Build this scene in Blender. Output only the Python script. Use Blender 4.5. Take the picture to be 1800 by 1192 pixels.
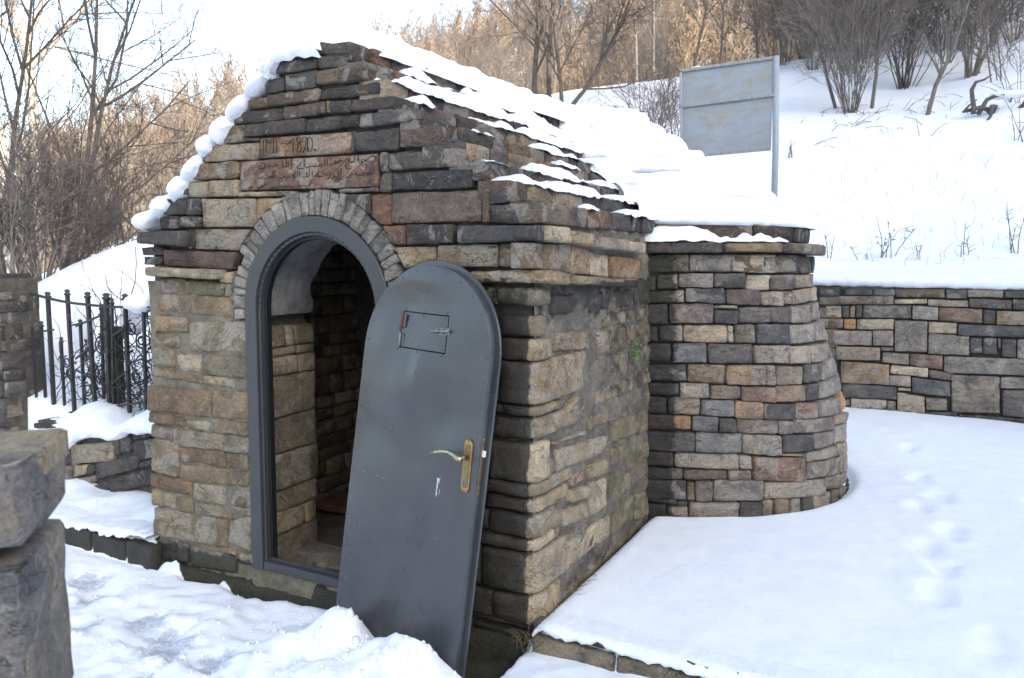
import bpy, math, random
import numpy as np
from mathutils import Vector, Matrix, noise as mnoise

sc = bpy.context.scene
for o in list(bpy.data.objects):
    bpy.data.objects.remove(o)
R = math.radians

# ------------------------------------------------------------------ camera
cam = bpy.data.cameras.new("camera")
cam.sensor_width = 36.0
cam.lens = 28.0
cam.clip_start = 0.05
cam.clip_end = 900.0
cam.dof.use_dof = True
cam.dof.focus_distance = 4.6
cam.dof.aperture_fstop = 5.0
cam_ob = bpy.data.objects.new("camera", cam)
sc.collection.objects.link(cam_ob)
EYE = Vector((1.5423, -3.1955, 1.70))
YAW, PITCH, ROLL = R(27.5), R(6.0), R(0.3)
fw = Vector((-math.sin(YAW) * math.cos(PITCH), math.cos(YAW) * math.cos(PITCH), -math.sin(PITCH)))
rt0 = Vector((math.cos(YAW), math.sin(YAW), 0))
up0 = rt0.cross(fw)
rt = rt0 * math.cos(ROLL) + up0 * math.sin(ROLL)
up = up0 * math.cos(ROLL) - rt0 * math.sin(ROLL)
m3 = Matrix((rt, up, -fw)).transposed()
cam_ob.matrix_world = Matrix.Translation(EYE) @ m3.to_4x4()
sc.camera = cam_ob

# ------------------------------------------------------------------ sky, sun, exposure
SUN_EL, SUN_ROT = R(21), R(112)
world = bpy.data.worlds.new("World")
sc.world = world
world.use_nodes = True
wn = world.node_tree
wn.nodes.clear()
sky = wn.nodes.new("ShaderNodeTexSky")
sky.sky_type = 'NISHITA'
sky.sun_disc = False
sky.sun_elevation = SUN_EL
sky.sun_rotation = SUN_ROT
sky.air_density = 1.0
sky.dust_density = 3.0
sky.ozone_density = 1.0
hs = wn.nodes.new("ShaderNodeHueSaturation")
hs.inputs['Saturation'].default_value = 0.86      # thin winter haze veils the blue
bg = wn.nodes.new("ShaderNodeBackground")
bg.inputs['Strength'].default_value = 0.15
wo = wn.nodes.new("ShaderNodeOutputWorld")
wn.links.new(sky.outputs[0], hs.inputs['Color'])
wn.links.new(hs.outputs[0], bg.inputs[0])
wn.links.new(bg.outputs[0], wo.inputs[0])
sun = bpy.data.lights.new("sun", 'SUN')
sun.energy = 3.2
sun.angle = R(0.55)
sun.color = (1.0, 0.89, 0.76)
sun_ob = bpy.data.objects.new("sun", sun)
sc.collection.objects.link(sun_ob)
SUN_DIR = Vector((math.sin(SUN_ROT) * math.cos(SUN_EL), math.cos(SUN_ROT) * math.cos(SUN_EL), math.sin(SUN_EL)))
sun_ob.rotation_euler = SUN_DIR.to_track_quat('Z', 'Y').to_euler()
sun_ob.location = (20, -10, 20)
sc.view_settings.view_transform = 'Standard'
sc.view_settings.look = 'None'
sc.view_settings.gamma = 1.0
sc.view_settings.exposure = 1.98
sc.cycles.use_denoising = True
sc.cycles.max_bounces = 6

# ------------------------------------------------------------------ helpers
COL = sc.collection
rng = random.Random(7)


def tag(o, label=None, cat=None, group=None, kind=None):
    if cat and not kind:
        kind = 'thing'
    for k, v in (("label", label), ("category", cat), ("group", group), ("kind", kind)):
        if v:
            o[k] = v
    return o


def empty(name, loc=(0, 0, 0)):
    o = bpy.data.objects.new(name, None)
    o.location = loc
    o.empty_display_size = 0.1
    COL.objects.link(o)
    return o


def mesh_obj(name, verts, faces, mat, parent=None, smooth=True, origin=None, center=False):
    """Link ONE mesh object; verts are world coordinates, the origin is moved to `origin` or the centre."""
    v = np.asarray(verts, dtype=float).reshape(-1, 3)
    if center:
        origin = (v.min(0) + v.max(0)) / 2
    me = bpy.data.meshes.new(name)
    if origin is not None:
        v = v - np.asarray(origin, float)
    me.from_pydata(v.tolist(), [], faces)
    if smooth:
        me.polygons.foreach_set("use_smooth", [True] * len(me.polygons))
    if mat:
        me.materials.append(mat)
    me.update()
    o = bpy.data.objects.new(name, me)
    COL.objects.link(o)
    if origin is not None:
        o.location = Vector(origin)
    if parent:
        o.parent = parent
        pl = Vector((0, 0, 0))
        q = parent
        while q:
            pl += q.location
            q = q.parent
        o.location = o.location - pl
    return o


def set_attr(o, name, vals):
    a = o.data.attributes.new(name, 'FLOAT', 'POINT')
    a.data.foreach_set("value", np.asarray(vals, dtype=np.float32))


class MB:
    """Collects geometry in world space and links it as one mesh."""
    def __init__(s):
        s.v, s.f = [], []

    def add(s, verts, faces):
        n = len(s.v)
        s.v += [tuple(p) for p in verts]
        s.f += [tuple(i + n for i in f) for f in faces]

    def box(s, c, size, rot=None):
        c = Vector(c)
        P = []
        for dx in (-.5, .5):
            for dy in (-.5, .5):
                for dz in (-.5, .5):
                    p = Vector((dx * size[0], dy * size[1], dz * size[2]))
                    P.append(c + (rot @ p if rot else p))
        s.add(P, [(0, 1, 3, 2), (4, 6, 7, 5), (0, 4, 5, 1), (2, 3, 7, 6), (0, 2, 6, 4), (1, 5, 7, 3)])

    def bevbox(s, c, size, b=.004, rot=None):
        c = Vector(c)
        hx, hy, hz = [q / 2 for q in size]
        P, idx = [], {}
        for i, sx in enumerate((-1, 1)):
            for j, sy in enumerate((-1, 1)):
                for k, sz in enumerate((-1, 1)):
                    for a in range(3):
                        q = [sx * hx, sy * hy, sz * hz]
                        for t in range(3):
                            if t != a:
                                q[t] -= (sx, sy, sz)[t] * b
                        p = Vector(q)
                        idx[(i, j, k, a)] = len(P)
                        P.append(c + (rot @ p if rot else p))
        F = []
        for i in (0, 1):
            F.append([idx[(i, 0, 0, 0)], idx[(i, 1, 0, 0)], idx[(i, 1, 1, 0)], idx[(i, 0, 1, 0)]])
            F.append([idx[(0, i, 0, 1)], idx[(1, i, 0, 1)], idx[(1, i, 1, 1)], idx[(0, i, 1, 1)]])
            F.append([idx[(0, 0, i, 2)], idx[(1, 0, i, 2)], idx[(1, 1, i, 2)], idx[(0, 1, i, 2)]])
        for i in (0, 1):
            for j in (0, 1):
                F.append([idx[(i, j, 0, 0)], idx[(i, j, 1, 0)], idx[(i, j, 1, 1)], idx[(i, j, 0, 1)]])
                F.append([idx[(i, 0, j, 0)], idx[(i, 1, j, 0)], idx[(i, 1, j, 2)], idx[(i, 0, j, 2)]])
                F.append([idx[(0, i, j, 1)], idx[(1, i, j, 1)], idx[(1, i, j, 2)], idx[(0, i, j, 2)]])
                for k in (0, 1):
                    F.append([idx[(i, j, k, 0)], idx[(i, j, k, 1)], idx[(i, j, k, 2)]])
        s.add(P, F)

    def tube(s, pts, radii, sides=6, cap=True):
        pts = [Vector(p) for p in pts]
        n = len(pts)
        if not hasattr(radii, '__len__'):
            radii = [radii] * n
        base = len(s.v)
        t = (pts[1] - pts[0]).normalized()
        a = t.orthogonal().normalized()
        for i, p in enumerate(pts):
            t = (pts[min(i + 1, n - 1)] - pts[max(i - 1, 0)]).normalized()
            a = (a - t * a.dot(t))
            if a.length < 1e-5:
                a = t.orthogonal()
            a.normalize()
            b = t.cross(a)
            for k in range(sides):
                w = 2 * math.pi * k / sides
                s.v.append(tuple(p + (a * math.cos(w) + b * math.sin(w)) * radii[i]))
        for i in range(n - 1):
            for k in range(sides):
                k2 = (k + 1) % sides
                s.f.append((base + i * sides + k, base + i * sides + k2, base + (i + 1) * sides + k2, base + (i + 1) * sides + k))
        if cap:
            s.f.append(tuple(base + k for k in reversed(range(sides))))
            s.f.append(tuple(base + (n - 1) * sides + k for k in range(sides)))

    def build(s, name, mat, parent=None, smooth=True, **kw):
        return mesh_obj(name, s.v, s.f, mat, parent, smooth, **kw)


# vectorised value noise -------------------------------------------------------
def _hash(ix, iy, seed):
    h = (ix.astype(np.int64) * 374761393 + iy.astype(np.int64) * 668265263 + seed * 974634777) & 0x7fffffff
    h = (h ^ (h >> 13)) * 1274126177 & 0x7fffffff
    h = (h ^ (h >> 16)) & 0xffff
    return h / 65535.0


def vnoise(x, y, seed=0):
    x = np.asarray(x, float)
    y = np.asarray(y, float)
    ix, iy = np.floor(x), np.floor(y)
    fx, fy = x - ix, y - iy
    fx = fx * fx * fx * (fx * (fx * 6 - 15) + 10)
    fy = fy * fy * fy * (fy * (fy * 6 - 15) + 10)
    a, b = _hash(ix, iy, seed), _hash(ix + 1, iy, seed)
    c, d = _hash(ix, iy + 1, seed), _hash(ix + 1, iy + 1, seed)
    return (a * (1 - fx) + b * fx) * (1 - fy) + (c * (1 - fx) + d * fx) * fy - 0.5


def fbm(x, y, seed=0, oct=4, gain=.5):
    t, amp, fr = 0, 1.0, 1.0
    for i in range(oct):
        t = t + amp * vnoise(x * fr + i * 17.3, y * fr - i * 9.1, seed + i)
        amp *= gain
        fr *= 2.03
    return t


def sstep(a, b, x):
    t = np.clip((np.asarray(x, float) - a) / (b - a), 0, 1)
    return t * t * (3 - 2 * t)


def pn(x, y, z, f=1.0):
    return mnoise.noise(Vector((x * f, y * f, z * f)))


# ------------------------------------------------------------------ materials
def new_mat(name):
    m = bpy.data.materials.new(name)
    m.use_nodes = True
    nt = m.node_tree
    b = nt.nodes['Principled BSDF']
    return m, nt, b


def N(nt, kind, **kw):
    n = nt.nodes.new(kind)
    for k, v in kw.items():
        if k in n.inputs:
            n.inputs[k].default_value = v
        else:
            setattr(n, k, v)
    return n


def mixc(nt, fac, a, b, mode='MIX'):
    n = nt.nodes.new('ShaderNodeMix')
    n.data_type = 'RGBA'
    n.blend_type = mode
    for sock, v in ((n.inputs[0], fac), (n.inputs[6], a), (n.inputs[7], b)):
        if isinstance(v, (int, float)):
            sock.default_value = v
        elif isinstance(v, tuple):
            sock.default_value = v if len(v) == 4 else v + (1,)
        else:
            nt.links.new(v, sock)
    return n.outputs[2]


def mth(nt, op, a, b=None, clamp=False):
    n = nt.nodes.new('ShaderNodeMath')
    n.operation = op
    n.use_clamp = clamp
    for sock, v in ((n.inputs[0], a), (n.inputs[1], b)):
        if v is None:
            continue
        if isinstance(v, (int, float)):
            sock.default_value = v
        else:
            nt.links.new(v, sock)
    return n.outputs[0]


def ramp(nt, src, *stops):
    n = nt.nodes.new('ShaderNodeValToRGB')
    e = n.color_ramp.elements
    while len(e) < len(stops):
        e.new(0.5)
    for el, (p, c) in zip(e, stops):
        el.position = p
        el.color = (c, c, c, 1) if isinstance(c, (int, float)) else tuple(c) + (1,)
    nt.links.new(src, n.inputs[0])
    return n.outputs[0]


def noise_tex(nt, vec, scale, detail=4, rough=.6, dist=0.0):
    n = N(nt, 'ShaderNodeTexNoise', Scale=scale, Detail=detail, Roughness=rough, Distortion=dist)
    if vec is not None:
        nt.links.new(vec, n.inputs['Vector'])
    return n.outputs[0]


def bump(nt, b, height, strength=.5, dist=.01):
    n = N(nt, 'ShaderNodeBump', Strength=strength, Distance=dist)
    nt.links.new(height, n.inputs['Height'])
    nt.links.new(n.outputs[0], b.inputs['Normal'])
    return n


def stone_material(name, old=False):
    """Quarried slate / sandstone: the stone's own colour comes from the object, broken into dry and damp patches, veins and rust."""
    m, nt, b = new_mat(name)
    oi = N(nt, 'ShaderNodeObjectInfo')
    tc = N(nt, 'ShaderNodeTexCoord')
    off = N(nt, 'ShaderNodeVectorMath', operation='SCALE')
    comb = N(nt, 'ShaderNodeCombineXYZ')
    nt.links.new(oi.outputs['Random'], comb.inputs[0])
    nt.links.new(mth(nt, 'FRACT', mth(nt, 'MULTIPLY', oi.outputs['Random'], 7.13)), comb.inputs[1])
    nt.links.new(mth(nt, 'FRACT', mth(nt, 'MULTIPLY', oi.outputs['Random'], 31.7)), comb.inputs[2])
    nt.links.new(comb.outputs[0], off.inputs[0])
    off.inputs['Scale'].default_value = 60.0
    add = N(nt, 'ShaderNodeVectorMath', operation='ADD')
    nt.links.new(tc.outputs['Object'], add.inputs[0])
    nt.links.new(off.outputs[0], add.inputs[1])
    vec = add.outputs[0]
    mp = N(nt, 'ShaderNodeMapping')
    mp.inputs['Scale'].default_value = (1, 1, 2.4 if not old else 1.3)
    nt.links.new(vec, mp.inputs[0])
    base = oi.outputs['Color']
    # broad tone changes and bedding
    n1 = noise_tex(nt, vec, 5.5, 5, .62, .6)
    n2 = noise_tex(nt, mp.outputs[0], 7.0, 5, .7, .3)
    n3 = noise_tex(nt, vec, 60, 4, .7)
    col = mixc(nt, 1.0, base, ramp(nt, n1, (.28, (.46, .46, .50)), (.72, (1.5, 1.43, 1.32))), 'MULTIPLY')
    col = mixc(nt, .6, col, ramp(nt, n2, (.3, (.72, .73, .76)), (.7, (1.25, 1.2, 1.13))), 'MULTIPLY')
    # dry, paler patches with hard edges (alpha of the object's colour says how much of the stone they cover)
    pn_ = noise_tex(nt, vec, 4.2 if not old else 6.0, 3, .5, 1.2)
    thr = mth(nt, 'SUBTRACT', 0.70, mth(nt, 'MULTIPLY', oi.outputs['Alpha'], 0.34))
    pm = mth(nt, 'MULTIPLY', mth(nt, 'SUBTRACT', pn_, thr), 28.0 if not old else 9.0, True)
    dry = mixc(nt, .55, col, (.35, .315, .26, 1))
    col = mixc(nt, mth(nt, 'MULTIPLY', pm, .8), col, dry)
    # rust
    rn = noise_tex(nt, vec, 6.5, 4, .6, 1.5)
    rm = mth(nt, 'MULTIPLY', mth(nt, 'SUBTRACT', rn, .63), 9.0, True)
    col = mixc(nt, mth(nt, 'MULTIPLY', rm, .5), col, (.24, .12, .05, 1))
    # grain
    col = mixc(nt, .75, col, ramp(nt, n3, (.3, .6), (.7, 1.4)), 'MULTIPLY')
    n4 = noise_tex(nt, vec, 190, 3, .7)
    col = mixc(nt, .8, col, ramp(nt, n4, (.32, .62), (.68, 1.38)), 'MULTIPLY')
    # thin quartz veins and hairline cracks
    vn = noise_tex(nt, vec, 3.6, 3, .55, 1.0)
    vm = mth(nt, 'SUBTRACT', 1.0, mth(nt, 'MULTIPLY', mth(nt, 'ABSOLUTE', mth(nt, 'SUBTRACT', vn, .455)), 150.0), True)
    col = mixc(nt, mth(nt, 'MULTIPLY', vm, .40), col, (.36, .34, .31, 1))
    kn = noise_tex(nt, mp.outputs[0], 4.4, 4, .6, .8)
    km = mth(nt, 'SUBTRACT', 1.0, mth(nt, 'MULTIPLY', mth(nt, 'ABSOLUTE', mth(nt, 'SUBTRACT', kn, .53)), 110.0), True)
    col = mixc(nt, mth(nt, 'MULTIPLY', km, .55), col, (.03, .027, .024, 1))
    # pale lichen and lime specks
    ln = noise_tex(nt, vec, 26, 3, .6, .8)
    lm = mth(nt, 'MULTIPLY', mth(nt, 'SUBTRACT', ln, .68 if old else .72), 14.0, True)
    col = mixc(nt, mth(nt, 'MULTIPLY', lm, .55), col, (.46, .45, .40, 1))
    # damp, moss and plain darkening come as painted-in masks on the mesh
    wet = N(nt, 'ShaderNodeAttribute', attribute_name='wet')
    moss = N(nt, 'ShaderNodeAttribute', attribute_name='moss')
    wn_ = noise_tex(nt, tc.outputs['Object'], 9, 4, .6, .5)
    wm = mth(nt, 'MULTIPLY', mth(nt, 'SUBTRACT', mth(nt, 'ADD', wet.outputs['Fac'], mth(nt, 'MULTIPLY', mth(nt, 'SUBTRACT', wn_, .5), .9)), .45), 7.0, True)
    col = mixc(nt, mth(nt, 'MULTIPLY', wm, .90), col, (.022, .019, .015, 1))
    mm = mth(nt, 'MULTIPLY', mth(nt, 'SUBTRACT', mth(nt, 'ADD', moss.outputs['Fac'], mth(nt, 'MULTIPLY', mth(nt, 'SUBTRACT', wn_, .5), 1.1)), .5), 4.0, True)
    col = mixc(nt, mth(nt, 'MULTIPLY', mm, .6), col, (.050, .055, .026, 1))
    nt.links.new(col, b.inputs['Base Color'])
    rg = mth(nt, 'SUBTRACT', ramp(nt, n1, (.3, .62), (.7, .88)), mth(nt, 'MULTIPLY', wm, .22))
    nt.links.new(rg, b.inputs['Roughness'])
    b.inputs['Specular IOR Level'].default_value = .38
    h = mth(nt, 'ADD', mth(nt, 'MULTIPLY', n2, .9), mth(nt, 'ADD', mth(nt, 'MULTIPLY', n1, 1.0), mth(nt, 'MULTIPLY', n3, .42)))
    cn = N(nt, 'ShaderNodeTexVoronoi', Scale=9.0, feature='F1')
    nt.links.new(mp.outputs[0], cn.inputs['Vector'])
    h = mth(nt, 'ADD', h, mth(nt, 'MULTIPLY', cn.outputs['Distance'], .5 if not old else .15))
    h = mth(nt, 'ADD', h, mth(nt, 'MULTIPLY', n4, .16))
    h = mth(nt, 'SUBTRACT', h, mth(nt, 'MULTIPLY', km, .35))
    bump(nt, b, h, .85, .026 if not old else .015)
    return m


M_STONE = stone_material('slate_stone')
M_OLD = stone_material('weathered_stone', old=True)

# stone palette: reflectance of the stones themselves
PAL = {
    'd': ((.074, .070, .071), .28), 'p': ((.112, .088, .078), .35), 'P': ((.125, .104, .092), .15), 'b': ((.165, .125, .085), .5),
    't': ((.270, .225, .160), .55), 'T': ((.240, .190, .128), .9), 'r': ((.160, .098, .068), .4), 'g': ((.180, .162, .138), .45),
    'G': ((.145, .135, .120), .5), 'o': ((.320, .155, .040), .3), 'O': ((.235, .155, .085), .7), 'w': ((.350, .315, .250), .45),
    'm': ((.120, .108, .070), .4), 'u': ((.100, .106, .114), .45),
}


def pal(c, r=None):
    r = r or rng
    base, al = PAL[c]
    k = .84 * math.exp(r.gauss(0, .17))
    t = r.gauss(0, .035)
    return (base[0] * k * (1.06 + t), base[1] * k, base[2] * k * (.91 - t), min(1, max(0, al + r.gauss(0, .15))))


def plain(name, col, rough=.6, metal=0.0, nscale=20, namt=.25, bmp=.15, bdist=.004, spec=.5, rust=0.0):
    m, nt, b = new_mat(name)
    tc = N(nt, 'ShaderNodeTexCoord')
    n1 = noise_tex(nt, tc.outputs['Object'], nscale, 5, .65)
    c = mixc(nt, 1.0, tuple(col) + (1,), ramp(nt, n1, (.25, 1 - namt), (.75, 1 + namt)), 'MULTIPLY')
    if rust:
        n2 = noise_tex(nt, tc.outputs['Object'], 7, 6, .7, .4)
        rm = mth(nt, 'MULTIPLY', mth(nt, 'SUBTRACT', n2, .72 - .2 * rust), 12.0, True)
        c = mixc(nt, mth(nt, 'MULTIPLY', rm, .8), c, (.20, .085, .03, 1))
    nt.links.new(c, b.inputs['Base Color'])
    b.inputs['Roughness'].default_value = rough
    b.inputs['Metallic'].default_value = metal
    b.inputs['Specular IOR Level'].default_value = spec
    n3 = noise_tex(nt, tc.outputs['Object'], nscale * 3, 4, .6)
    if bmp:
        bump(nt, b, n3, bmp, bdist)
    return m


M_MORTAR = plain('mortar', (.085, .074, .058), .95, nscale=14, namt=.5, bmp=.8, bdist=.02)
M_RENDER = plain('old_lime_render', (.165, .142, .102), .95, nscale=7, namt=.55, bmp=.9, bdist=.03)
M_PLASTER = plain('vault_plaster', (.155, .15, .138), .9, nscale=7, namt=.7, bmp=.8, bdist=.01)
M_PAINT = plain('grey_blue_paint', (.046, .047, .050), .40, nscale=9, namt=.12, bmp=.06, bdist=.003)
M_IRON = plain('fence_iron', (.030, .031, .032), .55, nscale=30, namt=.3, bmp=.2)
M_BRASS = plain('worn_brass', (.42, .28, .11), .36, 1.0, nscale=50, namt=.35, bmp=.15, bdist=.001)
M_BRASSD = plain('dull_brass', (.26, .19, .10), .48, 1.0, nscale=60, namt=.4, bmp=.15, bdist=.001)
M_ZINC = plain('zinc_fitting', (.22, .22, .205), .5, .7, nscale=60, namt=.35, bmp=.15, bdist=.001, rust=.6)
M_RUSTY = plain('rusty_hinge', (.15, .075, .04), .75, .3, nscale=60, namt=.5, bmp=.3, bdist=.001)
M_WHITE = plain('bare_scratch', (.62, .63, .63), .6, nscale=60, namt=.2, bmp=0)
M_DARK = plain('slit_shade_black', (.008, .008, .008), .9, nscale=10, namt=.2, bmp=0)  # near-black colour stands for the unlit depth of hatch slit and keyhole
M_INK = plain('carved_line', (.026, .020, .017), .95, nscale=40, namt=.3, bmp=0)


def snow_material(name, bare=False):
    m, nt, b = new_mat(name)
    geo = N(nt, 'ShaderNodeNewGeometry')
    pos = geo.outputs['Position']
    n1 = noise_tex(nt, pos, 75, 4, .65)
    n2 = noise_tex(nt, pos, 7, 4, .6)
    n3 = noise_tex(nt, pos, 260, 2, .6)
    c = ramp(nt, n2, (.3, (.86, .875, .90)), (.7, (.92, .93, .945)))
    hgt = mth(nt, 'ADD', mth(nt, 'MULTIPLY', n2, 1.0), mth(nt, 'ADD', mth(nt, 'MULTIPLY', n1, .38), mth(nt, 'MULTIPLY', n3, .10)))
    rough = .82
    if bare:
        ice = N(nt, 'ShaderNodeAttribute', attribute_name='slush')
        soil = N(nt, 'ShaderNodeAttribute', attribute_name='soil')
        leaf = N(nt, 'ShaderNodeAttribute', attribute_name='litter')
        n4 = noise_tex(nt, pos, 16, 5, .7, .6)
        n5 = noise_tex(nt, pos, 1.2, 5, .7, .4)
        im = mth(nt, 'MULTIPLY', mth(nt, 'SUBTRACT', mth(nt, 'ADD', ice.outputs['Fac'], mth(nt, 'MULTIPLY', mth(nt, 'SUBTRACT', n4, .5), 1.6)), .45), 3.0, True)
        slc = ramp(nt, n1, (.3, (.30, .33, .37)), (.7, (.62, .66, .70)))
        c = mixc(nt, mth(nt, 'MULTIPLY', im, .85), c, slc)
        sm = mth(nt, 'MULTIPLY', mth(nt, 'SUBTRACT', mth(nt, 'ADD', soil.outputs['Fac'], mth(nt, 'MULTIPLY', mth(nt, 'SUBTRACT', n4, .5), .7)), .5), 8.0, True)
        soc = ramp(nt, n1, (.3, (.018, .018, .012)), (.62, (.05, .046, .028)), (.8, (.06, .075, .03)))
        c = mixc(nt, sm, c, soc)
        lm = mth(nt, 'MULTIPLY', mth(nt, 'SUBTRACT', mth(nt, 'ADD', leaf.outputs['Fac'], mth(nt, 'MULTIPLY', mth(nt, 'SUBTRACT', n5, .5), 1.3)), .5), 5.0, True)
        lic = ramp(nt, noise_tex(nt, pos, .8, 5, .7), (.3, (.12, .095, .075)), (.7, (.21, .17, .13)))
        c = mixc(nt, lm, c, lic)
        rr = mth(nt, 'SUBTRACT', rough, mth(nt, 'MULTIPLY', im, .35))
        nt.links.new(rr, b.inputs['Roughness'])
    else:
        b.inputs['Roughness'].default_value = rough
    nt.links.new(c, b.inputs['Base Color'])
    b.inputs['Specular IOR Level'].default_value = .3
    bump(nt, b, hgt, .38 if bare else .6, .03)
    return m


M_SNOW = snow_material('snow')
M_GROUND = snow_material('snow_ground', bare=True)


def bark(name, col, var=.35, spec=.2):
    m, nt, b = new_mat(name)
    geo = N(nt, 'ShaderNodeNewGeometry')
    n1 = noise_tex(nt, geo.outputs['Position'], 14, 4, .6)
    oi = N(nt, 'ShaderNodeObjectInfo')
    k = ramp(nt, oi.outputs['Random'], (0, .8), (1, 1.25))
    c = mixc(nt, 1.0, tuple(col) + (1,), ramp(nt, n1, (.3, 1 - var), (.7, 1 + var)), 'MULTIPLY')
    c = mixc(nt, 1.0, c, k, 'MULTIPLY')
    nt.links.new(c, b.inputs['Base Color'])
    b.inputs['Roughness'].default_value = .85
    b.inputs['Specular IOR Level'].default_value = spec
    return m


M_BARK = bark('bark_grey_brown', (.165, .143, .126))
M_BARKD = bark('bark_dark', (.110, .092, .080))
M_TWIG = bark('twigs_brown', (.185, .160, .140))
M_TAN = bark('twigs_tan', (.21, .178, .146))
M_TAND = bark('twigs_tan_dark', (.17, .13, .095))
M_POPLAR = bark('poplar_bark', (.34, .31, .26))
M_DRY = bark('dry_stalk', (.20, .15, .09))
M_VINE = bark('vine_stems', (.045, .036, .032))

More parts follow.
